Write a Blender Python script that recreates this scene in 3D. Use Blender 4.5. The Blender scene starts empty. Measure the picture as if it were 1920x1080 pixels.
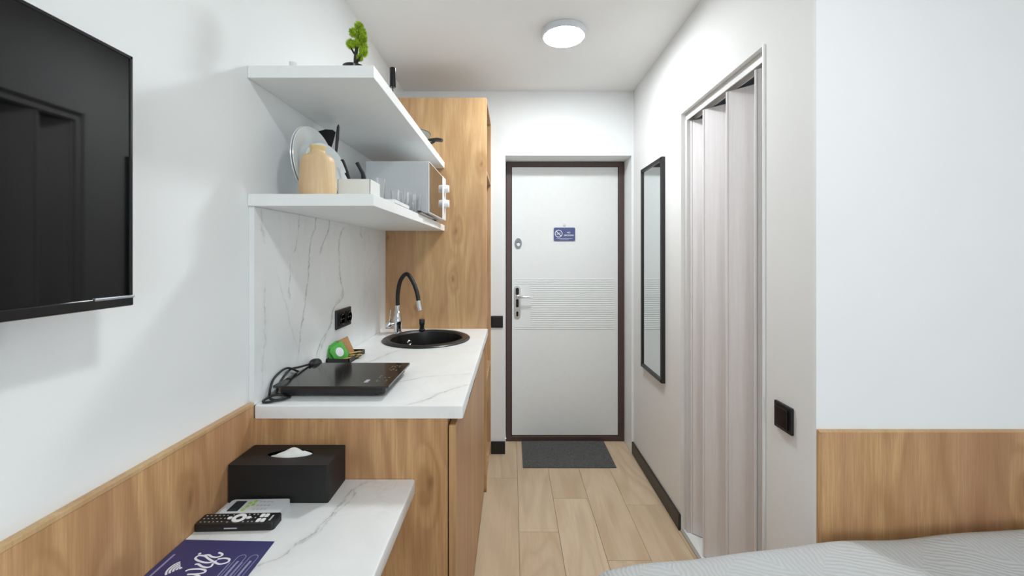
import bpy, bmesh, math, random
from mathutils import Vector, Matrix
PI = math.pi
random.seed(7)
scene = bpy.context.scene
COL = scene.collection

# ------------------------------------------------------------------ camera
F_PX = 770.0
cam_d = bpy.data.cameras.new('camera')
cam_d.sensor_width = 36.0
cam_d.lens = 36.0 * F_PX / 1920.0
cam_d.shift_y = -62.0 / 1920.0
cam_d.clip_start = 0.02
cam_d.dof.use_dof = True
cam_d.dof.focus_distance = 2.0
cam_d.dof.aperture_fstop = 9.0
cam = bpy.data.objects.new('camera', cam_d)
COL.objects.link(cam)
cam.location = (0, 0, 1.37)
cam.rotation_euler = (PI / 2, 0, 0)
scene.camera = cam

# ------------------------------------------------------------------ world, daylight, exposure
world = bpy.data.worlds.new('world')
scene.world = world
world.use_nodes = True
world.node_tree.nodes['Background'].inputs[0].default_value = (0.80, 0.90, 1.0, 1)
world.node_tree.nodes['Background'].inputs[1].default_value = 1.0
scene.view_settings.view_transform = 'Standard'
scene.view_settings.look = 'None'
scene.view_settings.gamma = 1.0
scene.view_settings.use_curve_mapping = False
scene.view_settings.exposure = 1.34

WIN = (0.25, 1.95, 0.80, 2.25)          # window opening behind the camera: x0, x1, z0, z1
ld = bpy.data.lights.new('window_daylight', 'AREA')
ld.shape = 'RECTANGLE'
ld.size = WIN[1] - WIN[0]
ld.size_y = WIN[3] - WIN[2]
ld.energy = 11
ld.color = (0.86, 0.94, 1.0)
lo = bpy.data.objects.new('window_daylight', ld)
COL.objects.link(lo)
lo.location = ((WIN[0] + WIN[1]) / 2, -2.75, (WIN[2] + WIN[3]) / 2)
lo.rotation_euler = (PI / 2, 0, 0)       # shines towards +Y
LAMP_STRENGTH = 64.0

# ------------------------------------------------------------------ colour and material helpers
def lin(c):
    def f(v):
        v /= 255.0
        return v / 12.92 if v <= 0.04045 else ((v + 0.055) / 1.055) ** 2.4
    return (f(c[0]), f(c[1]), f(c[2]), 1.0)

class NT:
    """small wrapper for building node trees"""
    def __init__(self, name):
        self.m = bpy.data.materials.new(name)
        self.m.use_nodes = True
        self.t = self.m.node_tree
        self.b = self.t.nodes['Principled BSDF']
    def n(self, kind, **kw):
        nd = self.t.nodes.new(kind)
        for k, v in kw.items():
            setattr(nd, k, v)
        return nd
    def l(self, a, b):
        self.t.links.new(a, b)
    def put(self, sock, v):
        if v is None:
            return
        if hasattr(v, 'is_output'):
            self.l(v, sock)
        else:
            sock.default_value = v
    def math(self, op, a, b=None, c=None, clamp=False):
        nd = self.n('ShaderNodeMath', operation=op, use_clamp=clamp)
        self.put(nd.inputs[0], a); self.put(nd.inputs[1], b); self.put(nd.inputs[2], c)
        return nd.outputs[0]
    def pos(self):
        return self.n('ShaderNodeNewGeometry').outputs['Position']
    def xyz(self, v):
        s = self.n('ShaderNodeSeparateXYZ'); self.l(v, s.inputs[0]); return s.outputs
    def scale(self, v, s, off=(0, 0, 0)):
        m = self.n('ShaderNodeMapping'); self.l(v, m.inputs[0])
        m.inputs['Scale'].default_value = s; m.inputs['Location'].default_value = off
        return m.outputs[0]
    def noise(self, v, scale, detail=3, rough=0.5, dist=0.0):
        nd = self.n('ShaderNodeTexNoise'); self.l(v, nd.inputs['Vector'])
        nd.inputs['Scale'].default_value = scale; nd.inputs['Detail'].default_value = detail
        nd.inputs['Roughness'].default_value = rough; nd.inputs['Distortion'].default_value = dist
        return nd.outputs['Fac']
    def ramp(self, v, stops):
        r = self.n('ShaderNodeValToRGB'); self.l(v, r.inputs[0])
        e = r.color_ramp.elements
        while len(e) < len(stops): e.new(0.5)
        for i, (p, c) in enumerate(stops):
            e[i].position = p; e[i].color = c if len(c) == 4 else (*c, 1)
        return r.outputs[0]
    def mix(self, f, a, b, mode='MIX'):
        m = self.n('ShaderNodeMix', data_type='RGBA', blend_type=mode)
        self.put(m.inputs[0], f); self.put(m.inputs[6], a); self.put(m.inputs[7], b)
        return m.outputs[2]
    def bump(self, h, strength=0.2, dist=0.002):
        b = self.n('ShaderNodeBump'); self.l(h, b.inputs['Height'])
        b.inputs['Strength'].default_value = strength; b.inputs['Distance'].default_value = dist
        self.l(b.outputs[0], self.b.inputs['Normal'])
    def set(self, color=None, rough=None, metal=None, spec=None, coat=None):
        if color is not None: self.put(self.b.inputs['Base Color'], color)
        if rough is not None: self.put(self.b.inputs['Roughness'], rough)
        if metal is not None: self.b.inputs['Metallic'].default_value = metal
        if spec is not None: self.b.inputs['Specular IOR Level'].default_value = spec
        if coat is not None: self.b.inputs['Coat Weight'].default_value = coat

def plain(name, rgb, rough=0.5, metal=0.0, spec=0.5, var=0.03, vscale=30.0, bump=0.0, coat=None):
    n = NT(name)
    c = lin(rgb)
    k = n.noise(n.pos(), vscale, 3)
    lo_ = tuple(x * (1 - var) for x in c[:3]) + (1,)
    hi_ = tuple(min(1, x * (1 + var)) for x in c[:3]) + (1,)
    n.set(n.ramp(k, [(0.3, lo_), (0.7, hi_)]), rough, metal, spec, coat)
    if bump:
        n.bump(k, bump, 0.001)
    return n.m

def wood(name, light, mid, dark, rough=0.45, knots=True, straight=False):
    """oak laminate, the grain runs along Z"""
    n = NT(name)
    p = n.pos()
    s1 = n.noise(n.scale(p, (1, 1, 0.09)), 15.0, 4, 0.6, 0.5)
    s2 = n.noise(n.scale(p, (1, 1, 0.20), (3.1, 7.3, 1.7)), 3.0, 2, 0.5, 0.35)
    rings = n.math('MULTIPLY', s2, 15.0)
    if knots:
        vv = n.n('ShaderNodeVectorMath', operation='ADD')
        xy = n.xyz(p); cb_ = n.n('ShaderNodeCombineXYZ')
        n.l(n.math('MULTIPLY_ADD', n.math('ADD', xy[0], xy[1]), 5.6, 0.37), cb_.inputs[0])
        n.l(n.math('MULTIPLY_ADD', xy[2], 2.3, 0.6), cb_.inputs[1])
        n.l(cb_.outputs[0], vv.inputs[0])
        jn = n.n('ShaderNodeTexNoise'); n.l(p, jn.inputs['Vector']); jn.inputs['Scale'].default_value = 14.0
        js = n.n('ShaderNodeVectorMath', operation='SCALE'); n.l(jn.outputs['Color'], js.inputs[0]); js.inputs['Scale'].default_value = 0.12
        n.l(js.outputs[0], vv.inputs[1])
        v = n.n('ShaderNodeTexVoronoi', voronoi_dimensions='2D'); n.l(vv.outputs[0], v.inputs['Vector'])
        v.inputs['Scale'].default_value = 1.0
        vc = n.n('ShaderNodeSeparateColor'); n.l(v.outputs['Color'], vc.inputs[0])
        gate = n.math('GREATER_THAN', vc.outputs[0], 0.52)
        kd = n.math('MULTIPLY', gate, n.math('SUBTRACT', 0.30, v.outputs['Distance'], clamp=True))
        rings = n.math('ADD', rings, n.math('MULTIPLY', kd, 7.0))
    w = n.math('SINE', n.math('MULTIPLY', rings, 4.2))
    w = n.math('MULTIPLY_ADD', w, 0.5, 0.5)
    w = n.math('POWER', w, 2.2)
    base = n.ramp(s1, [(0.32, lin(mid)), (0.50, lin(light)), (0.68, lin(mid))])
    hue = n.noise(n.scale(p, (1, 1, 0.12), (2, 6, 3)), 7.0, 2, 0.5, 0.2)
    pink = tuple(v_ * k for v_, k in zip(mid, (0.97, 0.95, 1.02)))
    base = n.mix(n.math('MULTIPLY_ADD', hue, 4.0, -1.7, clamp=True), base, lin(pink))
    c = n.mix(n.math('MULTIPLY', w, 0.16 if straight else 0.40), base, lin(dark))
    fine = n.noise(n.scale(p, (1, 1, 0.03)), 230.0, 4, 0.7)
    f = n.math('MULTIPLY_ADD', fine, 2.6, -0.95, clamp=True)
    c = n.mix(n.math('MULTIPLY', f, 0.58), c, lin(dark))
    s3 = n.noise(n.scale(p, (1, 1, 0.10), (9, 4, 2)), 26.0, 2, 0.5, 0.3)
    c = n.mix(n.math('MULTIPLY', n.math('MULTIPLY_ADD', s3, 4.0, -1.9, clamp=True), 0.45), c, lin(dark))
    if knots:
        k2 = n.math('SUBTRACT', 1.0, n.math('MULTIPLY', v.outputs['Distance'], 13.0), clamp=True)
        c = n.mix(n.math('MULTIPLY', n.math('MULTIPLY', k2, gate), 0.75), c, lin((88, 56, 32)))
        k3 = n.math('SUBTRACT', 1.0, n.math('MULTIPLY', v.outputs['Distance'], 4.0), clamp=True)
        c = n.mix(n.math('MULTIPLY', n.math('MULTIPLY', k3, gate), 0.45), c, lin(dark))
    n.set(c, rough, 0, 0.4)
    n.bump(fine, 0.08, 0.0005)
    return n.m

def marble(name, veins, axis_t, axis_u, rough=0.3, base=(240, 242, 241)):
    """white marble with named veins; every vein is u = f(t) in room metres"""
    n = NT(name)
    p = n.pos()
    o = n.xyz(p)
    ax = {'x': 0, 'y': 1, 'z': 2}
    t = o[ax[axis_t]]; u = o[ax[axis_u]]
    wob = n.noise(p, 22.0, 4, 0.6)
    wob = n.math('MULTIPLY_ADD', wob, 0.040, -0.020)
    brk = n.noise(p, 38.0, 3, 0.6)
    brk = n.math('MULTIPLY_ADD', brk, 4.0, -1.5, clamp=True)
    total = None
    for pts, width, inten in veins:
        pts = sorted(pts)
        t0, t1 = pts[0][0], pts[-1][0]
        us = [q[1] for q in pts]
        u0, u1 = min(us) - 0.02, max(us) + 0.02
        tn = n.math('DIVIDE', n.math('SUBTRACT', t, t0), t1 - t0)
        fc = n.n('ShaderNodeFloatCurve')
        n.l(tn, fc.inputs['Value'])
        cv = fc.mapping.curves[0]
        cp = cv.points
        while len(cp) < len(pts): cp.new(0.5, 0.5)
        for i, q in enumerate(pts):
            cp[i].location = ((q[0] - t0) / (t1 - t0), (q[1] - u0) / (u1 - u0))
        fc.mapping.update()
        uu = n.math('MULTIPLY_ADD', fc.outputs[0], u1 - u0, u0)
        d = n.math('ABSOLUTE', n.math('SUBTRACT', n.math('SUBTRACT', u, uu), wob))
        core = n.math('SUBTRACT', 1.0, n.math('DIVIDE', d, width), clamp=True)
        halo = n.math('SUBTRACT', 1.0, n.math('DIVIDE', d, width * 6), clamp=True)
        halo = n.math('MULTIPLY', n.math('MULTIPLY', halo, halo), 0.28)
        # fade towards both ends
        e = n.math('MULTIPLY', n.math('MULTIPLY', tn, n.math('SUBTRACT', 1.0, tn)), 14.0, clamp=True)
        e = n.math('MULTIPLY', e, n.math('GREATER_THAN', tn, 0.0))
        e = n.math('MULTIPLY', e, n.math('LESS_THAN', tn, 1.0))
        e = n.math('MULTIPLY', e, n.math('MULTIPLY_ADD', brk, 0.75, 0.25))
        s = n.math('MULTIPLY', n.math('MULTIPLY', n.math('ADD', core, halo), e), inten)
        total = s if total is None else n.math('MAXIMUM', total, s)
    cloud = n.noise(n.scale(p, (1, 1, 0.6)), 5.0, 4, 0.6, 0.8)
    c = n.ramp(cloud, [(0.35, lin(base)), (0.62, lin(tuple(v - 5 for v in base))), (0.8, lin(tuple(v - 14 for v in base)))])
    ridge = n.noise(n.scale(p, (1, 1, 0.45), (5, 2, 8)), 6.0, 4, 0.55, 1.2)
    ridge = n.math('SUBTRACT', 1.0, n.math('MULTIPLY', n.math('ABSOLUTE', n.math('SUBTRACT', ridge, 0.5)), 60.0), clamp=True)
    msk = n.math('MULTIPLY_ADD', n.noise(p, 3.0, 2), 3.0, -1.5, clamp=True)
    c = n.mix(n.math('MULTIPLY', n.math('MULTIPLY', ridge, msk), 0.28), c, lin((165, 168, 166)))
    c = n.mix(n.math('MINIMUM', total, 1.0), c, lin((128, 130, 124)))
    n.set(c, rough, 0, 0.5)
    return n.m

# ------------------------------------------------------------------ mesh helpers
def box(bm, x0, x1, y0, y1, z0, z1, bevel=0.0, seg=2):
    g = bmesh.ops.create_cube(bm, size=1.0)
    vs = g['verts']
    for v in vs:
        v.co = Vector(((x0 + x1) / 2 + v.co.x * (x1 - x0), (y0 + y1) / 2 + v.co.y * (y1 - y0), (z0 + z1) / 2 + v.co.z * (z1 - z0)))
    if bevel > 0:
        es = set()
        for v in vs:
            for e in v.link_edges: es.add(e)
        bmesh.ops.bevel(bm, geom=list(es), offset=bevel, segments=seg, profile=0.5, affect='EDGES')
    return vs

def bx(*a, **k):
    bm = bmesh.new(); box(bm, *a, **k); return bm

def lathe(bm, prof, c=(0, 0, 0), seg=48, axis='Z', close=False):
    rings = []
    for r, h in prof:
        ring = []
        for i in range(seg):
            a = 2 * PI * i / seg
            if axis == 'Z': co = (c[0] + r * math.cos(a), c[1] + r * math.sin(a), c[2] + h)
            elif axis == 'Y': co = (c[0] + r * math.cos(a), c[1] + h, c[2] + r * math.sin(a))
            else: co = (c[0] + h, c[1] + r * math.cos(a), c[2] + r * math.sin(a))
            ring.append(bm.verts.new(co))
        rings.append(ring)
    for a, b in zip(rings, rings[1:]):
        for i in range(seg):
            j = (i + 1) % seg
            bm.faces.new((a[i], a[j], b[j], b[i]))
    if close:
        for a, b in ((rings[-1], rings[0]),):
            for i in range(seg):
                j = (i + 1) % seg
                bm.faces.new((a[i], a[j], b[j], b[i]))
    else:
        for r_ in (rings[0], rings[-1]):
            bm.faces.new(r_)
    return bm

def tube(bm, pts, rad, seg=10, smooth=6, flat=None):
    P = [Vector(p) for p in pts]
    R = rad if isinstance(rad, (list, tuple)) else [rad] * len(P)
    if smooth > 1 and len(P) > 2:
        Q, RR = [], []
        for i in range(len(P) - 1):
            p0 = P[max(i - 1, 0)]; p1 = P[i]; p2 = P[i + 1]; p3 = P[min(i + 2, len(P) - 1)]
            for k in range(smooth):
                t = k / smooth
                Q.append(0.5 * ((2 * p1) + (p2 - p0) * t + (2 * p0 - 5 * p1 + 4 * p2 - p3) * t * t + (3 * p1 - p0 - 3 * p2 + p3) * t ** 3))
                RR.append(R[i] * (1 - t) + R[i + 1] * t)
        Q.append(P[-1]); RR.append(R[-1])
        P, R = Q, RR
    rings = []
    up = None
    for i, p in enumerate(P):
        d = (P[min(i + 1, len(P) - 1)] - P[max(i - 1, 0)])
        if d.length < 1e-9: d = Vector((0, 0, 1))
        d.normalize()
        if up is None:
            up = Vector((0, 0, 1)) if abs(d.z) < 0.9 else Vector((0, 1, 0))
        s = d.cross(up)
        if s.length < 1e-6: s = d.cross(Vector((1, 0, 0)))
        s.normalize(); u = s.cross(d).normalized(); up = u
        ring = []
        for k in range(seg):
            a = 2 * PI * k / seg
            o = s * math.cos(a) * R[i] + u * math.sin(a) * R[i]
            if flat: o.z *= flat
            ring.append(bm.verts.new(p + o))
        rings.append(ring)
    for a, b in zip(rings, rings[1:]):
        for i in range(seg):
            j = (i + 1) % seg
            bm.faces.new((a[i], a[j], b[j], b[i]))
    bm.faces.new(rings[0]); bm.faces.new(rings[-1])
    return bm

def prism(bm, poly, h0, h1, plane='XY'):
    """extrude a 2D outline; plane XY -> heights are Z, XZ -> heights are Y, YZ -> heights are X"""
    def mk(a, b, h):
        return {'XY': (a, b, h), 'XZ': (a, h, b), 'YZ': (h, a, b)}[plane]
    A = [bm.verts.new(mk(a, b, h0)) for a, b in poly]
    B = [bm.verts.new(mk(a, b, h1)) for a, b in poly]
    bm.faces.new(A); bm.faces.new(B)
    n = len(poly)
    for i in range(n):
        j = (i + 1) % n
        bm.faces.new((A[i], A[j], B[j], B[i]))
    return bm

def rrect(x0, x1, y0, y1, r, k=5):
    out = []
    for cx, cy, a0 in ((x1 - r, y1 - r, 0), (x0 + r, y1 - r, 90), (x0 + r, y0 + r, 180), (x1 - r, y0 + r, 270)):
        for i in range(k + 1):
            a = math.radians(a0 + 90 * i / k)
            out.append((cx + r * math.cos(a), cy + r * math.sin(a)))
    return out

def xf(bm, M):
    bmesh.ops.transform(bm, matrix=M, verts=bm.verts)
    return bm

def root_loc(o):
    while o.parent: o = o.parent
    return o.location.copy()

def obj(name, bm, mat, parent=None, origin=None, local=False, smooth=None):
    """link bm as one mesh object. Room coordinates unless local; smooth = auto-smooth angle in degrees"""
    off = Vector((0, 0, 0))
    if not local:
        if parent is not None: off = root_loc(parent)
        elif origin is not None: off = Vector(origin)
        if off.length: bmesh.ops.translate(bm, vec=-off, verts=bm.verts)
    bmesh.ops.recalc_face_normals(bm, faces=bm.faces)
    me = bpy.data.meshes.new(name)
    if smooth is not None:
        lim = math.radians(smooth)
        for f in bm.faces: f.smooth = True
        for e in bm.edges:
            if len(e.link_faces) != 2 or e.calc_face_angle(0) > lim: e.smooth = False
    bm.to_mesh(me); bm.free()
    me.materials.append(mat)
    o = bpy.data.objects.new(name, me)
    COL.objects.link(o)
    if parent is not None: o.parent = parent
    elif not local or origin is not None:
        if origin is not None: o.location = origin
    return o

def tag(o, label, cat, group=None, kind=None):
    o['label'] = label; o['category'] = cat
    if group: o['group'] = group
    if kind: o['kind'] = kind
    return o

def thing(name, label, cat, loc=(0, 0, 0), rotz=0.0, group=None):
    o = bpy.data.objects.new(name, None)
    COL.objects.link(o)
    o.empty_display_size = 0.05
    o.location = loc; o.rotation_euler = (0, 0, rotz)
    return tag(o, label, cat, group)

def struct(name, bm, mat, parent=None, label=None, cat=None, smooth=None, origin=None):
    o = obj(name, bm, mat, parent, smooth=smooth, origin=origin)
    if parent is None:
        o['kind'] = 'structure'
        if label: o['label'] = label
        if cat: o['category'] = cat
    return o

def copy_thing(root, loc, label=None):
    r = root.copy(); COL.objects.link(r); r.location = loc
    if label: r['label'] = label
    for ch in list(root.children):
        c = ch.copy(); COL.objects.link(c); c.parent = r
        for g in list(ch.children):
            d = g.copy(); COL.objects.link(d); d.parent = c
    return r

def text_bm(body, size, depth=0.0003, space=1.0):
    cu = bpy.data.curves.new('t', 'FONT')
    cu.body = body; cu.size = size; cu.extrude = depth; cu.space_character = space
    cu.align_x = 'CENTER'; cu.align_y = 'CENTER'; cu.resolution_u = 3; cu.offset = size * 0.012
    o = bpy.data.objects.new('t', cu)
    COL.objects.link(o)
    dg = bpy.context.evaluated_depsgraph_get(); dg.update()
    me = bpy.data.meshes.new_from_object(o.evaluated_get(dg))
    bm = bmesh.new(); bm.from_mesh(me)
    bpy.data.objects.remove(o); bpy.data.curves.remove(cu); bpy.data.meshes.remove(me)
    return bm

# ------------------------------------------------------------------ materials
def paint(name, rgb, rough=0.75):
    n = NT(name)
    p = n.pos()
    k = n.noise(p, 3.0, 2)
    c = lin(rgb)
    n.set(n.ramp(k, [(0.3, tuple(v * 0.985 for v in c[:3]) + (1,)), (0.7, c)]), rough, 0, 0.3)
    n.bump(n.noise(p, 260.0, 3), 0.10, 0.0008)
    return n.m
M_wall = paint('white_wall_paint', (243, 245, 245))
M_wall_rough = paint('white_textured_paint', (241, 241, 240))
M_ceil = paint('white_ceiling', (244, 244, 243))
M_oak = wood('oak_laminate', (217, 174, 125), (200, 156, 110), (154, 110, 70))
M_oak_pale = wood('oak_laminate_pale', (216, 180, 134), (203, 164, 116), (168, 126, 82), knots=True)
M_oak_edge = wood('oak_edge_band', (212, 180, 136), (200, 165, 118), (176, 138, 94), knots=False, straight=True)
M_front = wood('oak_door_front', (212, 172, 126), (200, 158, 114), (168, 126, 86), knots=False, straight=True)
M_white_lam = plain('white_laminate', (243, 245, 244), 0.4, var=0.01)
M_trim_white = plain('white_trim', (238, 240, 240), 0.45, var=0.01)
M_black_base = plain('black_skirting', (40, 35, 28), 0.4)
M_black = plain('matte_black_plastic', (24, 24, 24), 0.42)
M_black_soft = plain('soft_black', (20, 20, 21), 0.55)
M_gloss_black = plain('gloss_black', (14, 14, 16), 0.12)
M_tv = plain('tv_screen', (6, 7, 9), 0.035, spec=0.35)
M_hob = plain('hob_glass', (30, 29, 27), 0.13, spec=0.8, var=0.01)
M_hob_body = plain('hob_body', (38, 38, 40), 0.4)
M_chrome = plain('chrome', (225, 227, 230), 0.12, 1.0, var=0.0)
M_steel = plain('brushed_steel', (190, 192, 192), 0.3, 1.0, var=0.03)
M_sink = plain('black_composite', (34, 33, 32), 0.33, vscale=400, var=0.3)
M_brown = plain('brown_metal_frame', (78, 60, 55), 0.45, var=0.08, vscale=60)
M_door = plain('white_door_skin', (234, 236, 235), 0.42, var=0.01)
M_gray = plain('grey_white_plastic', (212, 216, 219), 0.4, var=0.01)
M_white = plain('white_plastic', (238, 238, 238), 0.35, var=0.01)
M_ceramic = plain('white_ceramic', (226, 232, 232), 0.18, var=0.01)
M_caddy = plain('offwhite_caddy', (228, 229, 224), 0.5, var=0.01)
M_vase = wood('pale_turned_wood', (232, 208, 168), (226, 198, 154), (204, 170, 122), knots=False)
M_vase_neck = plain('yellow_wood_rim', (222, 198, 142), 0.5, var=0.08)
M_navy = plain('navy_print', (52, 52, 104), 0.35, var=0.04)
M_navy2 = plain('navy_sign', (72, 80, 132), 0.4, var=0.04)
M_print = plain('white_print', (232, 232, 238), 0.6, var=0.0)
M_print_dim = plain('pale_violet_print', (160, 160, 196), 0.6, var=0.0)
M_green = plain('green_sachet', (84, 172, 72), 0.35, var=0.12, vscale=50)
M_brownsachet = plain('brown_sachet', (176, 132, 88), 0.45, var=0.08)
M_gold = plain('gold_sachet', (206, 176, 104), 0.3, 0.4, var=0.15, vscale=90)
M_lcd = plain('lcd_dark_grey', (52, 60, 62), 0.2)
M_lime = plain('lime_print', (168, 206, 96), 0.5)
M_greyprint = plain('grey_print', (190, 190, 198), 0.5)
M_tissue = plain('white_tissue', (242, 242, 240), 0.9, var=0.02)
M_bark = plain('dark_bark', (46, 40, 40), 0.8, var=0.3, vscale=120, bump=0.5)
M_leaf = plain('lime_green_foliage', (168, 198, 48), 0.55, var=0.35, vscale=70)
M_silver = plain('silver_strip', (190, 194, 200), 0.25, 0.9)
M_darkgap = plain('dark_seam', (40, 32, 26), 0.9)
M_tile = plain('white_tile', (236, 238, 236), 0.25, var=0.02)
M_greystrip = plain('grey_threshold', (170, 166, 158), 0.5)
M_panel_white = plain('pvc_hinge_white', (224, 222, 220), 0.4, var=0.01)

def mk_glass(name, rough=0.0, ior=1.45, tint=(1, 1, 1, 1)):
    n = NT(name)
    n.b.inputs['Transmission Weight'].default_value = 1.0
    n.b.inputs['IOR'].default_value = ior
    n.set(tint, rough)
    return n.m
M_glass = mk_glass('clear_glass')

def mk_mirror():
    n = NT('mirror_glass'); n.set(lin((226, 232, 232)), 0.02, 1.0); return n.m
M_mirror = mk_mirror()

def mk_pane():
    n = NT('window_pane')
    t = n.n('ShaderNodeBsdfTransparent'); g = n.n('ShaderNodeBsdfGlossy'); g.inputs['Roughness'].default_value = 0.02
    m = n.n('ShaderNodeMixShader'); m.inputs[0].default_value = 0.06
    n.l(t.outputs[0], m.inputs[1]); n.l(g.outputs[0], m.inputs[2])
    n.l(m.outputs[0], n.t.nodes['Material Output'].inputs['Surface'])
    return n.m
M_pane = mk_pane()

def mk_emit(name, color, strength):
    n = NT(name)
    n.b.inputs['Emission Color'].default_value = color
    n.b.inputs['Emission Strength'].default_value = strength
    n.set((0.8, 0.8, 0.8, 1), 0.5)
    return n.m
M_lampglow = mk_emit('lamp_diffuser', (0.93, 0.975, 1.0, 1), LAMP_STRENGTH)

def mk_microwave_glass():
    n = NT('microwave_door_glass'); n.set(lin((58, 44, 36)), 0.06, 0.0, 1.0)
    n.b.inputs['IOR'].default_value = 2.2
    return n.m
M_mwglass = mk_microwave_glass()

def mk_mat():
    n = NT('grey_mat_pile')
    p = n.pos()
    a = n.noise(p, 90.0, 4, 0.7, 1.5)
    c = n.ramp(a, [(0.3, lin((66, 67, 66))), (0.7, lin((112, 113, 111)))])
    n.set(c, 0.95, 0, 0.1); n.bump(a, 0.8, 0.003)
    return n.m
M_mat = mk_mat()

def mk_whitewood():
    n = NT('whitewashed_pvc_panel')
    p = n.pos()
    a = n.noise(n.scale(p, (1, 1, 0.03)), 120.0, 4, 0.6, 0.4)
    b = n.noise(n.scale(p, (1, 1, 0.15)), 12.0, 3, 0.6, 1.5)
    c = n.mix(n.math('MULTIPLY', b, 0.45), n.ramp(a, [(0.3, lin((234, 230, 230))), (0.7, lin((244, 242, 243)))]), lin((226, 219, 218)))
    n.set(c, 0.5, 0, 0.4); n.bump(a, 0.15, 0.0005)
    return n.m
M_whitewood = mk_whitewood()

def mk_floor():
    n = NT('oak_plank_floor')
    p = n.pos()
    at = n.n('ShaderNodeAttribute', attribute_name='plank')
    off = n.n('ShaderNodeVectorMath', operation='MULTIPLY_ADD')
    n.l(at.outputs['Color'], off.inputs[0]); off.inputs[1].default_value = (13, 17, 5); n.l(p, off.inputs[2])
    q = off.outputs[0]
    s1 = n.noise(n.scale(q, (1, 0.14, 1)), 9.0, 4, 0.6, 0.6)
    s2 = n.noise(n.scale(q, (1, 0.22, 1)), 2.6, 2, 0.5, 0.8)
    w = n.math('SINE', n.math('MULTIPLY', s2, 46.0))
    w = n.math('POWER', n.math('MULTIPLY_ADD', w, 0.5, 0.5), 2.5)
    fine = n.noise(n.scale(q, (1, 0.04, 1)), 170.0, 3, 0.6)
    c = n.ramp(s1, [(0.25, lin((206, 180, 148))), (0.5, lin((224, 203, 174))), (0.75, lin((210, 184, 152)))])
    c = n.mix(n.math('MULTIPLY', w, 0.22), c, lin((166, 134, 100)))
    c = n.mix(n.math('MULTIPLY', n.math('MULTIPLY_ADD', fine, 1.6, -0.4, clamp=True), 0.2), c, lin((160, 130, 98)))
    sx = n.n('ShaderNodeSeparateColor'); n.l(at.outputs['Color'], sx.inputs[0])
    c = n.mix(n.math('MULTIPLY', sx.outputs[2], 0.30), c, lin((180, 152, 120)))
    v = n.n('ShaderNodeTexVoronoi'); n.l(n.scale(q, (3.2, 1.6, 1)), v.inputs['Vector']); v.inputs['Scale'].default_value = 1.0
    kn = n.math('SUBTRACT', 1.0, n.math('MULTIPLY', v.outputs['Distance'], 8.0), clamp=True)
    c = n.mix(n.math('MULTIPLY', kn, 0.4), c, lin((140, 108, 76)))
    n.set(c, 0.42, 0, 0.4); n.bump(fine, 0.06, 0.0005)
    return n.m
M_floor = mk_floor()

def mk_spread():
    n = NT('quilted_grey_bedspread')
    p = n.pos()
    sx = n.xyz(p)
    x, y = sx[0], sx[1]
    a = n.math('MULTIPLY', n.math('ADD', x, y), 0.7071)
    b = n.math('MULTIPLY', n.math('SUBTRACT', x, y), 0.7071)
    # parquet of ribbed lozenges: the ribs turn from patch to patch
    ca = n.math('FLOOR', n.math('DIVIDE', a, 0.17))
    cb = n.math('FLOOR', n.math('DIVIDE', b, 0.17))
    chk = n.math('GREATER_THAN', n.math('ABSOLUTE', n.math('MODULO', n.math('ADD', ca, cb), 2.0)), 0.5)
    wob = n.math('MULTIPLY', n.noise(p, 14.0, 3), 0.035)
    r1 = n.math('SINE', n.math('MULTIPLY', n.math('ADD', x, wob), 540.0))
    r2 = n.math('SINE', n.math('MULTIPLY', n.math('ADD', n.math('ADD', n.math('MULTIPLY', y, 0.9), n.math('MULTIPLY', x, 0.4)), wob), 500.0))
    r = n.math('ADD', n.math('MULTIPLY', r1, chk), n.math('MULTIPLY', r2, n.math('SUBTRACT', 1.0, chk)))
    k = n.noise(p, 160.0, 3)
    c = n.ramp(n.math('MULTIPLY_ADD', r, 0.5, 0.5), [(0.0, lin((188, 190, 190))), (1.0, lin((198, 200, 200)))])
    n.set(c, 0.85, 0, 0.2)
    n.bump(n.math('ADD', r, n.math('MULTIPLY', k, 0.8)), 0.38, 0.0012)
    return n.m
M_spread = mk_spread()

def mk_gap(name, rgb):
    return plain(name, rgb, 0.9)

# marble surfaces (the veins are in room metres)
V_SPLASH = [
    ([(1.374, 1.375), (1.411, 1.39), (1.472, 1.405), (1.525, 1.409)], 0.0022, 0.6),
    ([(1.0, 1.395), (1.108, 1.421), (1.159, 1.437), (1.228, 1.454), (1.286, 1.471), (1.366, 1.479), (1.435, 1.497), (1.507, 1.531), (1.538, 1.524)], 0.0026, 0.85),
    ([(1.366, 1.557), (1.393, 1.571), (1.505, 1.64), (1.552, 1.611)], 0.003, 0.8),
    ([(0.95, 1.50), (1.0, 1.533), (1.049, 1.584), (1.081, 1.646), (1.11, 1.66), (1.145, 1.675), (1.175, 1.74), (1.20, 1.775), (1.27, 1.744), (1.33, 1.738), (1.391, 1.732), (1.441, 1.738), (1.499, 1.813)], 0.0052, 0.85),
    ([(0.96, 1.53), (1.03, 1.585), (1.08, 1.64), (1.13, 1.665), (1.165, 1.70), (1.20, 1.755), (1.24, 1.765)], 0.009, 0.40),
    ([(1.219, 1.349), (1.27, 1.342), (1.30, 1.349), (1.343, 1.349)], 0.0018, 0.6),
    ([(1.017, 1.418), (1.116, 1.362), (1.214, 1.322), (1.274, 1.291), (1.334, 1.265)], 0.0022, 0.32),
    ([(0.97, 1.195), (1.034, 1.203), (1.133, 1.214), (1.25, 1.211), (1.297, 1.21)], 0.0042, 0.35),
    ([(1.446, 2.007), (1.485, 1.976), (1.52, 1.992)], 0.007, 0.5),
    ([(1.102, 2.024), (1.246, 2.056), (1.397, 2.248), (1.502, 2.269)], 0.004, 0.28),
    ([(1.40, 1.215), (1.45, 1.20), (1.505, 1.195)], 0.006, 0.3),
]
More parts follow.
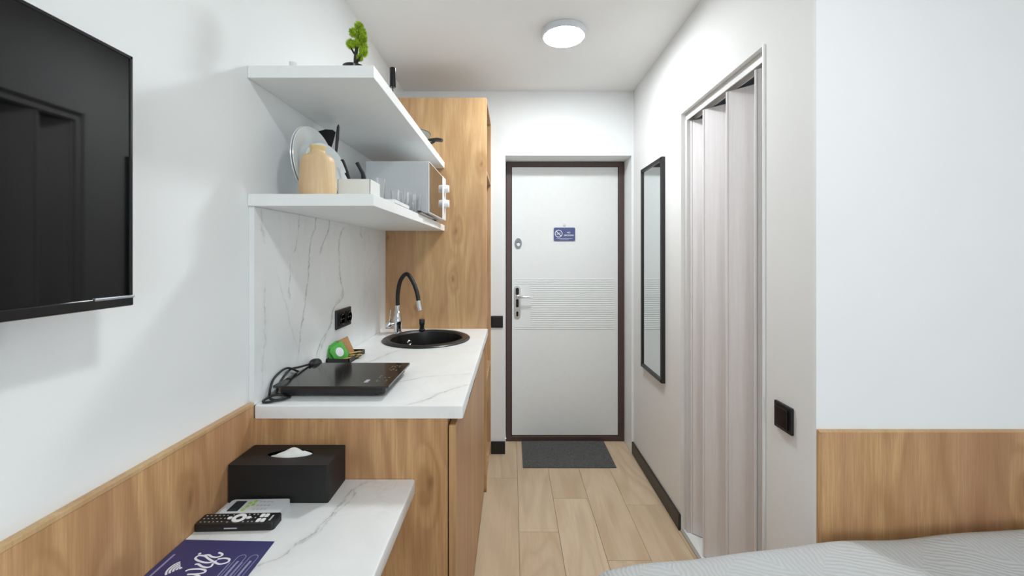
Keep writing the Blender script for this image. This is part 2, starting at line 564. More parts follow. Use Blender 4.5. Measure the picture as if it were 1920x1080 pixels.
M_splash = marble('marble_backsplash', V_SPLASH, 'z', 'y', 0.28, (240, 243, 243))
V_DESK = [
    ([(0.45, -0.66), (0.62, -0.60), (0.76, -0.545), (0.8436, -0.5113), (0.8585, -0.4906), (0.9293, -0.4586), (0.999, -0.4411), (1.08, -0.4348), (1.16, -0.40)], 0.0055, 0.55),
    ([(0.86, -0.50), (0.95, -0.442), (1.03, -0.428), (1.09, -0.418), (1.15, -0.425)], 0.0035, 0.4),
    ([(0.93, -0.70), (0.98, -0.62), (1.02, -0.52), (1.04, -0.46)], 0.004, 0.18),
]
M_desk = marble('marble_desk_top', V_DESK, 'y', 'x', 0.3, (238, 240, 240))
V_TOP = [
    ([(1.55, -0.66), (1.6359, -0.5713), (1.74, -0.54), (1.8246, -0.5108), (1.87, -0.46)], 0.009, 0.34),
    ([(1.36, -0.44), (1.3895, -0.3676), (1.4438, -0.282), (1.4625, -0.19), (1.4825, -0.1412)], 0.009, 0.36),
    ([(1.16, -0.31), (1.1946, -0.2655), (1.2773, -0.215), (1.3555, -0.1395)], 0.010, 0.40),
]
M_top = marble('marble_worktop', V_TOP, 'y', 'x', 0.25, (242, 243, 242))

# ------------------------------------------------------------------ the setting
XL, XR = -0.745, 0.84           # corridor walls
YD, YB = 3.03, 2.836            # door plane, door wall
HC = 2.50
XE, YE, YN = 2.45, -2.60, 1.134   # bedroom east wall, window wall, headboard wall

def build_floor():
    bm = bmesh.new()
    lay = bm.loops.layers.float_color.new('plank')
    rnd = random.Random(3)
    known = {-1: 2.52, 0: 2.03, 1: 2.31, 2: 1.84, 3: 2.25}
    L = 1.285; g = 0.0008
    for k in range(-4, 13):
        x0 = 0.034 + 0.197 * k; x1 = x0 + 0.197
        x0 = max(x0, XL); x1 = min(x1, XE)
        if x1 - x0 < 0.005: continue
        e = known.get(k, 1.7 + rnd.random() * 1.2)
        y = e
        while y > YE: y -= L
        while y < YD + 0.03:
            a, b = max(y, YE), min(y + L, YD + 0.03)
            if k > 4: b = min(b, YN)
            y += L
            if b - a < 0.01: continue
            if k == 4:
                vs = box(bm, x0 + g, XR, a + g, b - g, -0.012, 0.0)
                if a < YN - 0.01: vs = vs + box(bm, XR, x1 - g, a + g, min(b, YN) - g, -0.012, 0.0)
            else:
                vs = box(bm, x0 + g, x1 - g, a + g, b - g, -0.012, 0.0)
            fs = set(f for v in vs for f in v.link_faces)
            colr = (rnd.random(), rnd.random(), rnd.random(), 1)
            for f in fs:
                for lp in f.loops: lp[lay] = colr
    o = struct('floor', bm, M_floor, label='pale oak plank floor running from the bed to the front door', cat='floor')
    me = o.data
    me.materials.append(M_darkgap)
    bm2 = bmesh.new(); bm2.from_mesh(me)
    vs = box(bm2, XL, XE, YE, YD + 0.03, -0.03, -0.0125)
    for f in set(f for v in vs for f in v.link_faces): f.material_index = 1
    bm2.to_mesh(me); bm2.free()
build_floor()

struct('ceiling', bx(XL - 0.1, XE + 0.1, YE - 0.1, YD + 0.25, HC, HC + 0.1), M_ceil, label='plain white ceiling over the corridor and bedroom', cat='ceiling')
struct('wall_left', bx(XL - 0.1, XL, YE - 0.1, YD + 0.25, 0, HC), M_wall, label='white left wall carrying the television and kitchen shelves', cat='wall')
# door wall with the recessed opening
bm = bmesh.new()
box(bm, XL, -0.046, YB, YD + 0.2, 0, HC)
box(bm, 0.8255, XR + 0.12, YB, YD + 0.2, 0, HC)
box(bm, -0.046, 0.8255, YB, YD + 0.2, 2.056, HC)
box(bm, -0.046, 0.8255, YD + 0.05, YD + 0.2, 0, 2.056)
struct('wall_back', bm, M_wall, label='white end wall around the recessed front door', cat='wall')
# right corridor wall with the folding door opening
DY0, DY1, DZ = 1.366, 2.040, 2.07
bm = bmesh.new()
box(bm, XR, XR + 0.1, YN + 0.012, DY0, 0, HC)
box(bm, XR, XR + 0.1, DY1, YB, 0, HC)
box(bm, XR, XR + 0.1, DY0, DY1, DZ, HC)
struct('wall_right', bm, M_wall_rough, label='white right corridor wall with the folding door opening', cat='wall')
struct('wall_bedroom', bx(XR, XE, YN, YN + 0.012, 0, HC), M_wall, label='white wall above the wooden headboard panel', cat='wall')
bm = bmesh.new(); box(bm, XE, XE + 0.1, YE, YN, 0, HC)
struct('wall_east', bm, M_wall, label='white far side wall of the bedroom', cat='wall')
# window wall behind the camera
bm = bmesh.new()
box(bm, XL, WIN[0], YE - 0.1, YE, 0, HC); box(bm, WIN[1], XE, YE - 0.1, YE, 0, HC)
box(bm, WIN[0], WIN[1], YE - 0.1, YE, 0, WIN[2]); box(bm, WIN[0], WIN[1], YE - 0.1, YE, WIN[3], HC)
struct('wall_front', bm, M_wall, label='white window wall behind the viewer', cat='wall')
bm = bmesh.new()
for a in (WIN[0], (WIN[0] + WIN[1]) / 2 - 0.03, WIN[1] - 0.06): box(bm, a, a + 0.06, YE - 0.08, YE - 0.02, WIN[2], WIN[3])
for c in (WIN[2], WIN[3] - 0.06): box(bm, WIN[0], WIN[1], YE - 0.08, YE - 0.02, c, c + 0.06)
w = struct('window_1', bm, M_trim_white, label='white framed window behind the viewer', cat='window')
obj('window_pane', bx(WIN[0] + 0.05, WIN[1] - 0.05, YE - 0.055, YE - 0.050, WIN[2] + 0.05, WIN[3] - 0.05), M_pane, w)
# bathroom shell beyond the folding door
bm = bmesh.new()
box(bm, XE, XE + 0.1, YN + 0.1, YB + 0.1, 0, HC)
box(bm, XR + 0.12, XE, YB, YB + 0.1, 0, HC)
struct('wall_bathroom', bm, M_tile, label='tiled walls of the dark bathroom behind the folding door', cat='wall')
struct('trim_1', bx(XR + 0.012, XE, DY0, DY1, 0.0005, 0.007), M_tile, label='white tile strip under the folding door', cat='threshold')
struct('trim_2', bx(XR - 0.004, XR + 0.012, DY0, DY1, 0.0005, 0.006), M_greystrip, label='narrow grey threshold strip at the folding door', cat='threshold')
struct('trim_3', bx(XR - 0.006, XR + 0.1, DY0 - 0.003, DY0 + 0.003, 0, DZ), M_trim_white, label='thin white corner bead on the near edge of the folding door opening', cat='trim')
# skirting
struct('baseboard_right', bx(XR - 0.013, XR - 0.0005, DY1, YD - 0.012, 0, 0.08, bevel=0.002), M_black_base, label='dark skirting board along the right corridor wall', cat='baseboard')
struct('baseboard_back', bx(-0.143, -0.047, YB - 0.014, YB - 0.0005, 0, 0.085, bevel=0.002), M_black, label='short black skirting board left of the front door', cat='baseboard')
# wood wainscot on the left wall
pw = struct('trim_4', bx(XL, -0.730, YE, 1.162, 0.0, 0.944), M_oak, label='oak panel wainscot along the left wall behind the desk', cat='panel')
obj('edge_band', bx(XL, -0.7285, YE, 1.1595, 0.944, 0.953, bevel=0.001), M_oak_edge, pw)
# headboard panel
pw = struct('trim_5', bx(XR + 0.007, XE, YN - 0.012, YN, 0.0, 0.8845), M_oak, label='oak headboard panel along the wall behind the bed', cat='panel')
bm = bmesh.new()
prism(bm, [(XR + 0.0005, YN), (XR + 0.0005, YN - 0.006), (XR + 0.007, YN - 0.0123), (XR + 0.007, YN)], 0.0, 0.8845)
obj('edge_band', bm, M_oak, pw)
bm = bmesh.new()
prism(bm, [(YN, 0.8847), (YN, 0.8892), (YN - 0.007, 0.8892), (YN - 0.0123, 0.8847)], XR + 0.001, XE, 'YZ')
obj('edge_band', bm, M_oak_edge, pw)

# ------------------------------------------------------------------ front door
bm = bmesh.new()
prism(bm, [(0, 0.043), (0.78, 0.043), (0.78, 2.016), (0, 2.016)], YD - 0.004, YD + 0.045, 'XZ')
# pressed horizontal lines: shallow raised ribs
def rib(x0, x1, z): box(bm, x0, x1, YD - 0.0070, YD - 0.003, z - 0.0030, z + 0.0030, bevel=0.0008, seg=1)
z = 1.188
for i in range(24):
    zz = 1.190 - i * 0.0158
    full = i < 3 or i > 21
    rib(0.02 if full else 0.137, 0.755, zz)
dr = struct('door_1', bm, M_door, label='white front door with pressed horizontal lines and a dark brown steel frame', cat='door')
bm = bmesh.new()
fx0, fx1, fz = -0.043, 0.8235, 2.055
box(bm, fx0, 0.0 - 0.004, YD - 0.014, YD + 0.04, 0, fz, bevel=0.003)
box(bm, 0.784, fx1, YD - 0.014, YD + 0.04, 0, fz, bevel=0.003)
box(bm, fx0 + 0.001, fx1 - 0.001, YD - 0.0135, YD + 0.04, 2.020, fz - 0.001, bevel=0.003)
box(bm, fx0 + 0.001, fx1 - 0.001, YD - 0.0135, YD + 0.04, 0.001, 0.036, bevel=0.003)
fr = obj('door_frame', bm, M_brown, dr); fr['label'] = 'dark brown steel door frame'
bm = bmesh.new()
prism(bm, [(-0.005, 0.035), (0.785, 0.035), (0.785, 2.021), (-0.005, 2.021)], YD + 0.004, YD + 0.03, 'XZ')
obj('door_seal', bm, M_black, dr)
# upper lock
bm = bmesh.new()
prism(bm, [(0.046 + 0.026 * math.cos(a * PI / 16), 1.455 + 0.038 * math.sin(a * PI / 16)) for a in range(32)], YD - 0.012, YD - 0.003, 'XZ')
lk = obj('lock_escutcheon', bm, plain('dull_steel', (130, 132, 134), 0.38, 0.9), dr, smooth=40)
bm = bmesh.new(); lathe(bm, [(0.013, -0.004), (0.013, 0), (0.011, 0.002)], (0.046, YD - 0.0145, 1.447), 24, 'Y')
obj('thumb_turn', bm, M_chrome, lk, smooth=40)
obj('keyhole', bx(0.036, 0.056, YD - 0.0125, YD - 0.0115, 1.460, 1.466), M_black, lk)
# lever handle
bm = bmesh.new(); prism(bm, rrect(0.016, 0.062, 0.902, 1.142, 0.022), YD - 0.012, YD - 0.003, 'XZ')
hp = obj('handle_plate', bm, M_chrome, dr, smooth=30)
bm = bmesh.new(); prism(bm, rrect(0.027, 0.051, 1.075, 1.128, 0.010), YD - 0.0135, YD - 0.0115, 'XZ')
prism(bm, rrect(0.029, 0.049, 0.985, 1.045, 0.006), YD - 0.0135, YD - 0.0115, 'XZ')
prism(bm, rrect(0.031, 0.047, 0.918, 0.955, 0.008), YD - 0.0135, YD - 0.0115, 'XZ')
obj('plate_inlay', bm, M_gloss_black, hp)
bm = bmesh.new(); tube(bm, [(0.039, YD - 0.01, 1.062), (0.039, YD - 0.045, 1.062), (0.052, YD - 0.056, 1.063), (0.09, YD - 0.058, 1.066), (0.150, YD - 0.055, 1.064)], [0.011, 0.010, 0.009, 0.008, 0.007], 12)
obj('lever', bm, M_chrome, hp, smooth=50)
bm = bmesh.new(); lathe(bm, [(0.008, -0.006), (0.008, 0.0)], (0.039, YD - 0.012, 0.975), 20, 'Y')
obj('key_cylinder', bm, M_chrome, hp, smooth=40)

# no smoking sign
sg = thing('no_smoking_sign', 'small blue no smoking sign hanging on the white front door', 'sign', (0.386, YD - 0.008, 1.472))
bm = bmesh.new(); prism(bm, rrect(0.307, 0.465, 1.473, 1.571, 0.009), YD - 0.0100, YD - 0.0065, 'XZ')
obj('sign_board', bm, M_navy2, sg)
ys = YD - 0.0105
bm = bmesh.new()
cx, cz, R0, R1 = 0.343, 1.527, 0.028, 0.0235
for i in range(32):
    a0, a1 = 2 * PI * i / 32, 2 * PI * (i + 1) / 32
    prism(bm, [(cx + R0 * math.cos(a0), cz + R0 * math.sin(a0)), (cx + R0 * math.cos(a1), cz + R0 * math.sin(a1)), (cx + R1 * math.cos(a1), cz + R1 * math.sin(a1)), (cx + R1 * math.cos(a0), cz + R1 * math.sin(a0))], ys - 0.0003, ys + 0.0003, 'XZ')
d = 0.0165
prism(bm, [(cx - d - 0.002, cz + d - 0.002), (cx - d + 0.002, cz + d + 0.002), (cx + d + 0.002, cz - d + 0.002), (cx + d - 0.002, cz - d - 0.002)], ys - 0.0003, ys + 0.0003, 'XZ')
prism(bm, [(cx - 0.016, cz - 0.006), (cx + 0.000, cz - 0.006), (cx - 0.004, cz - 0.001), (cx - 0.016, cz - 0.001)], ys - 0.0003, ys + 0.0003, 'XZ')
prism(bm, [(cx + 0.006, cz + 0.008), (cx + 0.015, cz + 0.004), (cx + 0.013, cz + 0.001), (cx + 0.004, cz + 0.005)], ys - 0.0003, ys + 0.0003, 'XZ')
obj('no_smoking_symbol', bm, M_print, sg)
bm = bmesh.new()
for body, size, x, zc in (('NO', 0.016, 0.416, 1.534), ('SMOKING', 0.0165, 0.418, 1.514)):
    t = text_bm(body, size, 0.0004)
    xf(t, Matrix.Translation((x, ys, zc)) @ Matrix.Rotation(PI / 2, 4, 'X'))
    me = bpy.data.meshes.new('tmp'); t.to_mesh(me); t.free(); bm.from_mesh(me); bpy.data.meshes.remove(me)
box(bm, 0.327, 0.445, ys - 0.0003, ys + 0.0003, 1.4895, 1.4915)
box(bm, 0.350, 0.418, ys - 0.0003, ys + 0.0003, 1.4810, 1.4830)
obj('lettering', bm, M_print, sg)
bm = bmesh.new(); lathe(bm, [(0.010, 0), (0.009, -0.002), (0.004, -0.005)], (0.386, YD - 0.0045, 1.588), 20, 'Y')
box(bm, 0.3845, 0.3875, YD - 0.011, YD - 0.008, 1.568, 1.586)
obj('clear_hook', bm, M_gray, sg, smooth=40)

# door mat
mt = bx(0.070, 0.672, 2.637, 3.012, 0.0005, 0.007, bevel=0.002)
tag(obj('door_mat', mt, M_mat, origin=(0.37, 2.82, 0)), 'dark grey rectangular mat on the floor before the front door', 'mat')

# switch left of the door
def rocker(name, label, c, facing):
    t = thing(name, label, 'switch', c)
    h = 0.041
    if facing == 'Y':
        obj('face_plate', bx(c[0] - h, c[0] + h, c[1] - 0.009, c[1], c[2] - h, c[2] + h, bevel=0.003), M_black, t)
        obj('rocker', bx(c[0] - 0.030, c[0] + 0.030, c[1] - 0.013, c[1] - 0.006, c[2] - 0.030, c[2] + 0.030, bevel=0.002), M_black_soft, t)
    else:
        obj('face_plate', bx(c[0] - 0.009, c[0], c[1] - h, c[1] + h, c[2] - h, c[2] + h, bevel=0.003), M_black, t)
        obj('rocker', bx(c[0] - 0.016, c[0] - 0.006, c[1] - 0.029, c[1] + 0.029, c[2] - 0.030, c[2] + 0.030, bevel=0.002), M_gloss_black, t)
    return t
rocker('light_switch', 'square black light switch on the end wall between wardrobe and door', (-0.103, YB, 0.909), 'Y')
rocker('light_switch', 'square black light switch on the wall right of the folding door', (XR, 1.263, 0.871), 'X')

# mirror
mr = thing('wall_mirror', 'tall narrow mirror in a thin black frame on the right wall', 'mirror', (XR, 2.43, 0.665))
MY0, MY1, MZ0, MZ1, MX = 2.250, 2.612, 0.665, 1.910, XR - 0.022
bm = bmesh.new()
fw = 0.020
for a in ((MY0, MY0 + fw, MZ0, MZ1), (MY1 - fw, MY1, MZ0, MZ1), (MY0 + 0.001, MY1 - 0.001, MZ0, MZ0 + fw), (MY0 + 0.001, MY1 - 0.001, MZ1 - fw, MZ1)):
    box(bm, MX, XR, a[0], a[1], a[2], a[3], bevel=0.001, seg=1)
obj('mirror_frame', bm, plain('black_mirror_frame', (34, 34, 34), 0.4), mr)
obj('mirror_glass', bx(MX + 0.008, XR - 0.001, MY0 + 0.015, MY1 - 0.015, MZ0 + 0.015, MZ1 - 0.015), M_mirror, mr)

# ------------------------------------------------------------------ folding door
fd = bpy.data.objects.new('door_2', None); COL.objects.link(fd)
fd.location = (0.91, 1.7, 0.0); fd['kind'] = 'structure'; fd['label'] = 'whitewashed plastic accordion door half folded in the right wall opening'; fd['category'] = 'door'
bm = bmesh.new()
box(bm, 0.862, 0.866, DY0 + 0.001, DY1 - 0.001, 2.034, DZ - 0.001); box(bm, 0.898, 0.902, DY0 + 0.001, DY1 - 0.001, 2.034, DZ - 0.001)
box(bm, 0.8665, 0.8975, DY0 + 0.001, DY1 - 0.001, 2.060, DZ - 0.002)
obj('top_track', bm, M_panel_white, fd)
obj('jamb_post', bx(0.858, 0.905, DY1 - 0.024, DY1 - 0.001, 0.006, 2.034, bevel=0.002), M_panel_white, fd)
vt = [(0.880, 2.012), (0.958, 1.945), (0.868, 1.857), (0.958, 1.757), (0.868, 1.655), (0.958, 1.557), (0.866, 1.456), (0.930, 1.394)]
for i in range(len(vt) - 1):
    a = Vector((*vt[i], 0)); b = Vector((*vt[i + 1], 0))
    dvec = (b - a).normalized(); nrm = Vector((-dvec.y, dvec.x, 0))
    a2 = a + dvec * 0.0062; b2 = b - dvec * 0.0062
    th = 0.0045
    poly = [(a2 + nrm * th), (b2 + nrm * th), (b2 - nrm * th), (a2 - nrm * th)]
    bm = bmesh.new(); prism(bm, [(p.x, p.y) for p in poly], 0.010, 2.026)
    obj('folding_panel', bm, M_whitewood, fd)
for i, (x, y) in enumerate(vt):
    bm = bmesh.new()
    prism(bm, [(x + 0.0056 * math.cos(k * PI / 5), y + 0.0056 * math.sin(k * PI / 5)) for k in range(10)], 0.009, 2.026)
    obj('hinge_strip', bm, M_whitewood, fd, smooth=60)
bm = bmesh.new()
for i in range(len(vt) - 1):
    a = Vector((*vt[i], 0)); b = Vector((*vt[i + 1], 0)); n_ = (b - a).normalized(); q = Vector((-n_.y, n_.x, 0)) * 0.003
    prism(bm, [((a + q).x, (a + q).y), ((b + q).x, (b + q).y), ((b - q).x, (b - q).y), ((a - q).x, (a - q).y)], 0.0072, 0.0100)
obj('bottom_seal', bm, M_black, fd)

# ------------------------------------------------------------------ ceiling lamps
def ceiling_lamp(x, y, label, glow):
    t = thing('ceiling_lamp', label, 'lamp', (x, y, HC), group=None)
    R = 0.113
    bm = bmesh.new()
    lathe(bm, [(R - 0.003, 0.0), (R, -0.004), (R, -0.026), (R - 0.003, -0.031), (R - 0.011, -0.031), (R - 0.012, -0.024), (R - 0.012, -0.002)], (x, y, HC), 64)
    obj('housing', bm, M_gray, t, smooth=35)
    bm = bmesh.new()
    lathe(bm, [(R - 0.0125, -0.022), (R - 0.0125, -0.029), (R - 0.020, -0.032), (0.05, -0.0335), (0.001, -0.034)], (x, y, HC), 64)
    obj('diffuser', bm, glow, t, smooth=60)
    return t
ceiling_lamp(0.262, 2.075, 'round flush ceiling lamp glowing white above the corridor', M_lampglow)
ceiling_lamp(0.45, 0.20, 'round flush ceiling lamp above the bed, nearest the viewer', mk_emit('bedroom_lamp_diffuser', (0.93, 0.975, 1.0, 1), LAMP_STRENGTH * 0.74))

# ------------------------------------------------------------------ television
tv = thing('television', 'black flat television mounted on the left wall', 'television', (-0.66, 0.33, 1.285))
TY0, TY1, TZ0, TZ1 = -0.035, 0.694, 1.285, 1.7045
TX = -0.640
obj('back_cover', bx(-0.690, TX - 0.007, TY0 + 0.01, TY1 - 0.01, TZ0 + 0.012, TZ1 - 0.008, bevel=0.006), M_black, tv)
bm = bmesh.new()
box(bm, TX - 0.008, TX, TY0, TY1, TZ1 - 0.006, TZ1, bevel=0.0015)
box(bm, TX - 0.008, TX, TY0, TY0 + 0.006, TZ0, TZ1, bevel=0.0015)
box(bm, TX - 0.008, TX, TY1 - 0.006, TY1, TZ0, TZ1, bevel=0.0015)
box(bm, TX - 0.014, TX + 0.001, TY0, TY1, TZ0, TZ0 + 0.016, bevel=0.002)
obj('bezel', bm, M_gloss_black, tv)
obj('screen', bx(TX - 0.006, TX - 0.0015, TY0 + 0.004, TY1 - 0.004, TZ0 + 0.010, TZ1 - 0.004), M_tv, tv)
obj('silver_strip', bx(TX - 0.001, TX + 0.003, 0.628, TY1, TZ0 + 0.0135, TZ0 + 0.0175, bevel=0.001), M_silver, tv)
bm = bmesh.new()
box(bm, XL, XL + 0.012, 0.18, 0.48, 1.38, 1.62); box(bm, XL + 0.012, -0.690, 0.24, 0.27, 1.40, 1.60); box(bm, XL + 0.012, -0.690, 0.39, 0.42, 1.40, 1.60)
obj('wall_bracket', bm, M_black, tv)

# ------------------------------------------------------------------ wardrobe
wr = thing('wardrobe', 'tall oak wardrobe with open shelves facing the corridor, beside the front door', 'wardrobe', (-0.445, 2.60, 0))
WX0, WX1, WY0, WY1, WZ = XL + 0.001, -0.146, 2.370, 2.834, 2.278
t_ = 0.018
o = obj('side_panel', bx(WX0, WX1, WY0, WY0 + t_, 0, WZ, bevel=0.002), M_oak_pale, wr)
obj('side_panel', bx(WX0, WX1, WY1 - t_, WY1, 0, WZ, bevel=0.001), M_oak_pale, wr)
obj('top_panel', bx(WX0, WX1, WY0 + t_, WY1 - t_, WZ - t_, WZ), M_oak_pale, wr)
obj('back_panel', bx(WX0, WX0 + 0.006, WY0 + t_, WY1 - t_, 0.06, WZ - t_), M_oak_pale, wr)
for zz in (0.070, 0.630, 1.845):
    obj('shelf', bx(WX0 + 0.006, WX1 - 0.001, WY0 + t_, WY1 - t_, zz, zz + t_), M_oak_pale, wr)
obj('plinth', bx(WX1 - 0.03, WX1 - 0.012, WY0 + t_, WY1 - t_, 0, 0.070), M_oak_pale, wr)

# ------------------------------------------------------------------ kitchen cabinet and worktop
cb = thing('base_cabinet', 'oak kitchen base cabinet under the marble worktop', 'cabinet', (-0.45, 1.77, 0))
CX0, CXB, CXF = XL + 0.001, -0.1825, -0.160
CY0, CY1, CZ = 1.1625, 2.368, 0.9075
obj('side_panel', bx(CX0, CXB, CY0, CY0 + 0.018, 0, CZ), M_oak, cb)
obj('side_panel', bx(CX0, CXB, CY1 - 0.018, CY1, 0, CZ), M_oak, cb)
obj('back_panel', bx(CX0, CX0 + 0.004, CY0 + 0.018, CY1 - 0.018, 0.08, CZ), M_oak, cb)
obj('bottom_panel', bx(CX0 + 0.004, CXB, CY0 + 0.018, CY1 - 0.018, 0.08, 0.098), M_oak, cb)
obj('top_rail', bx(CXB - 0.02, CXB, CY0 + 0.018, CY1 - 0.018, 0.86, CZ), M_oak, cb)
obj('plinth', bx(CXB - 0.02, CXB - 0.004, CY0 + 0.018, CY1 - 0.018, 0, 0.08), M_front, cb)
for y0, y1, h0, h1 in ((CY0 + 0.001, 1.768, 1.39, 1.62), (1.771, CY1 - 0.002, 2.07, 2.24)):
    dd = obj('door', bx(CXB + 0.0035, CXF, y0, y1, 0.03, 0.886, bevel=0.001), M_front, cb)
    obj('handle', bx(CXF - 0.015, CXF + 0.016, h0, h1, 0.884, 0.8875, bevel=0.0005), M_black, dd)

SC = Vector((-0.432, 2.080)); SR = 0.2185
def worktop():
    bm = bmesh.new()
    x0, x1, y0, y1 = XL + 0.0157, -0.139, 1.160, 2.3685
    r = 0.006
    out = [bm.verts.new((x, y, 0.944)) for x, y in rrect(x0, x1, y0, y1, r, 4)]
    hole = [bm.verts.new((SC.x + (SR - 0.016) * math.cos(2 * PI * i / 64), SC.y + (SR - 0.016) * math.sin(2 * PI * i / 64), 0.944)) for i in range(64)]
    es = []
    for ring in (out, hole):
        for i in range(len(ring)): es.append(bm.edges.new((ring[i], ring[(i + 1) % len(ring)])))
    res = bmesh.ops.triangle_fill(bm, use_beauty=True, use_dissolve=False, edges=es)
    fs = [f for f in res['geom'] if isinstance(f, bmesh.types.BMFace)]
    for f in fs:                       # nothing inside the hole
        c = f.calc_center_median()
        if (Vector((c.x, c.y)) - SC).length < SR - 0.03: bm.faces.remove(f)
    ex = bmesh.ops.extrude_face_region(bm, geom=list(bm.faces))
    bmesh.ops.translate(bm, vec=(0, 0, -0.036), verts=[v for v in ex['geom'] if isinstance(v, bmesh.types.BMVert)])
    bmesh.ops.recalc_face_normals(bm, faces=bm.faces)
    edges = [e for e in bm.edges if len(e.link_faces) == 2 and e.calc_face_angle(0) > 1.2 and all(abs(v.co.z - 0.944) < 1e-5 for v in e.verts)
             and (Vector((e.verts[0].co.x, e.verts[0].co.y)) - SC).length > SR
             and (max(v.co.y for v in e.verts) < 1.1675 or min(v.co.x for v in e.verts) > -0.146)]
    bmesh.ops.bevel(bm, geom=edges, offset=0.004, segments=3, profile=0.5, affect='EDGES')
    return bm
tag(obj('worktop', worktop(), M_top, origin=(-0.43, 1.76, 0.908), smooth=30), 'white marble kitchen worktop over the oak cabinet', 'worktop')
tag(obj('backsplash', bx(XL + 0.0005, -0.7295, 1.1625, 2.3685, 0.9445, 1.5075), M_splash, origin=(-0.737, 1.765, 0.944)), 'white veined marble backsplash on the wall above the worktop', 'backsplash')

# shelves
for nm, z0, z1, lb in (('upper', 1.869, 1.904, 'upper white wall shelf with the small green tree'), ('lower', 1.508, 1.542, 'lower white wall shelf carrying the plates and microwave')):
    bm = bx(XL + 0.0005, -0.389, 1.156, 2.3685, z0, z1, bevel=0.0015)
    tag(obj('wall_shelf', bm, M_white_lam, origin=(-0.567, 1.76, z0)), lb, 'shelf')

# ------------------------------------------------------------------ desk
dk = thing('desk', 'wall desk with a white marble top beside the kitchen cabinet', 'desk', (-0.50, 0.35, 0))
bm = bmesh.new()
prism(bm, rrect(-0.7295, -0.273, -0.55, 1.1620, 0.008, 4), 0.699, 0.736)
bmesh.ops.recalc_face_normals(bm, faces=bm.faces)
edges = [e for e in bm.edges if e.calc_face_angle(0) > 1.2 and (all(v.co.z > 0.73 for v in e.verts) or all(v.co.z < 0.70 for v in e.verts))]
bmesh.ops.bevel(bm, geom=edges, offset=0.003, segments=3, profile=0.5, affect='EDGES')
obj('desk_top', bm, M_desk, dk, smooth=30)
obj('leg_panel', bx(-0.7285, -0.30, -0.53, -0.512, 0, 0.699), M_oak, dk)
obj('leg_panel', bx(-0.7285, -0.66, 1.143, 1.1615, 0, 0.699), M_oak, dk)

# ------------------------------------------------------------------ bed
bd = thing('bed', 'bed under a quilted grey bedspread in the near right corner', 'bed', (1.3, 0.62, 0))
BX0, BX1, BY0, BY1 = 0.215, 2.20, 0.10, 1.098
obj('bed_base', bx(BX0 + 0.05, BX1 - 0.02, BY0 + 0.03, BY1 - 0.02, 0.08, 0.32, bevel=0.01), plain('grey_bed_base', (120, 122, 124), 0.9, bump=0.3), bd)
for x in (BX0 + 0.12, BX1 - 0.1):
    for y in (BY0 + 0.1, BY1 - 0.1):
        obj('bed_leg', bx(x - 0.025, x + 0.025, y - 0.025, y + 0.025, 0, 0.08), M_black, bd)
obj('mattress', bx(BX0 + 0.035, BX1 - 0.02, BY0 + 0.03, BY1 - 0.02, 0.32, 0.500, bevel=0.025, seg=4), M_tissue, bd)
def bed_z(x, y):
    # top surface: sinks towards the foot end on the left
    z = 0.529 + 0.16 * (1 - math.exp(-max(0, x - 0.12) / 0.90))
    q_ = min(1, max(0, (x - 0.80) / 0.5)); z += 0.010 * q_ * q_ * (3 - 2 * q_)
    z += 0.004 * math.sin(x * 5.1 + 0.6) * math.sin(y * 4.0 + 1.0)
    z += 0.0035 * math.sin(x * 13 + y * 9) + 0.002 * math.sin(x * 23 - y * 17)
    return z
def bed_mesh():
    bm = bmesh.new()
    r = 0.045; drop = 0.36
    def prof(n_in):
        # distance beyond the edge -> (outward, down)
        return n_in
    xs = []
    nx, ny = 130, 70
    us = [(-0.40) + (BX1 + 0.0 - BX0 + 0.40) * i / nx for i in range(nx + 1)]
    vsn = [(-0.40) + (BY1 - BY0 + 0.80) * j / ny for j in range(ny + 1)]
    def wrap(s, L, both):
        # arc-length along the cloth -> (position, drop)
        def edge(d):          # d: cloth length past the start of the rounding
            q = r * PI / 2
            if d <= 0: return (d, 0.0)
            if d < q:
                a = d / r
                return (r * math.sin(a), r * (1 - math.cos(a)))
            return (r, r + (d - q))
        lo = r - s
        hi = s - (L - r)
        if lo > 0:
            o, dn = edge(lo); return (r - o, dn)
        if both and hi > 0:
            o, dn = edge(hi); return (L - r + o, dn)
        return (s, 0.0)
    grid = []
    for u in us:
        row = []
        for v in vsn:
            px, dx = wrap(u, BX1 - BX0, False)
            py, dy = wrap(v, BY1 - BY0, True)
            X = BX0 + px; Y = BY0 + py
            dn = max(dx, dy) if min(dx, dy) < r else math.hypot(dx, dy) * 0.8
            dn = math.sqrt(dx * dx + dy * dy) if (dx < r and dy < r) else max(dx, dy)
            fl = 0.006 * math.sin(Y * 21) if dx > r else 0.0
            row.append(bm.verts.new((X + fl, Y, max(bed_z(X, Y) - dn, 0.26))))
        grid.append(row)
    for i in range(nx):
        for j in range(ny):
            bm.faces.new((grid[i][j], grid[i + 1][j], grid[i + 1][j + 1], grid[i][j + 1]))
    return bm
o = obj('bedspread', bed_mesh(), M_spread, bd, smooth=70)

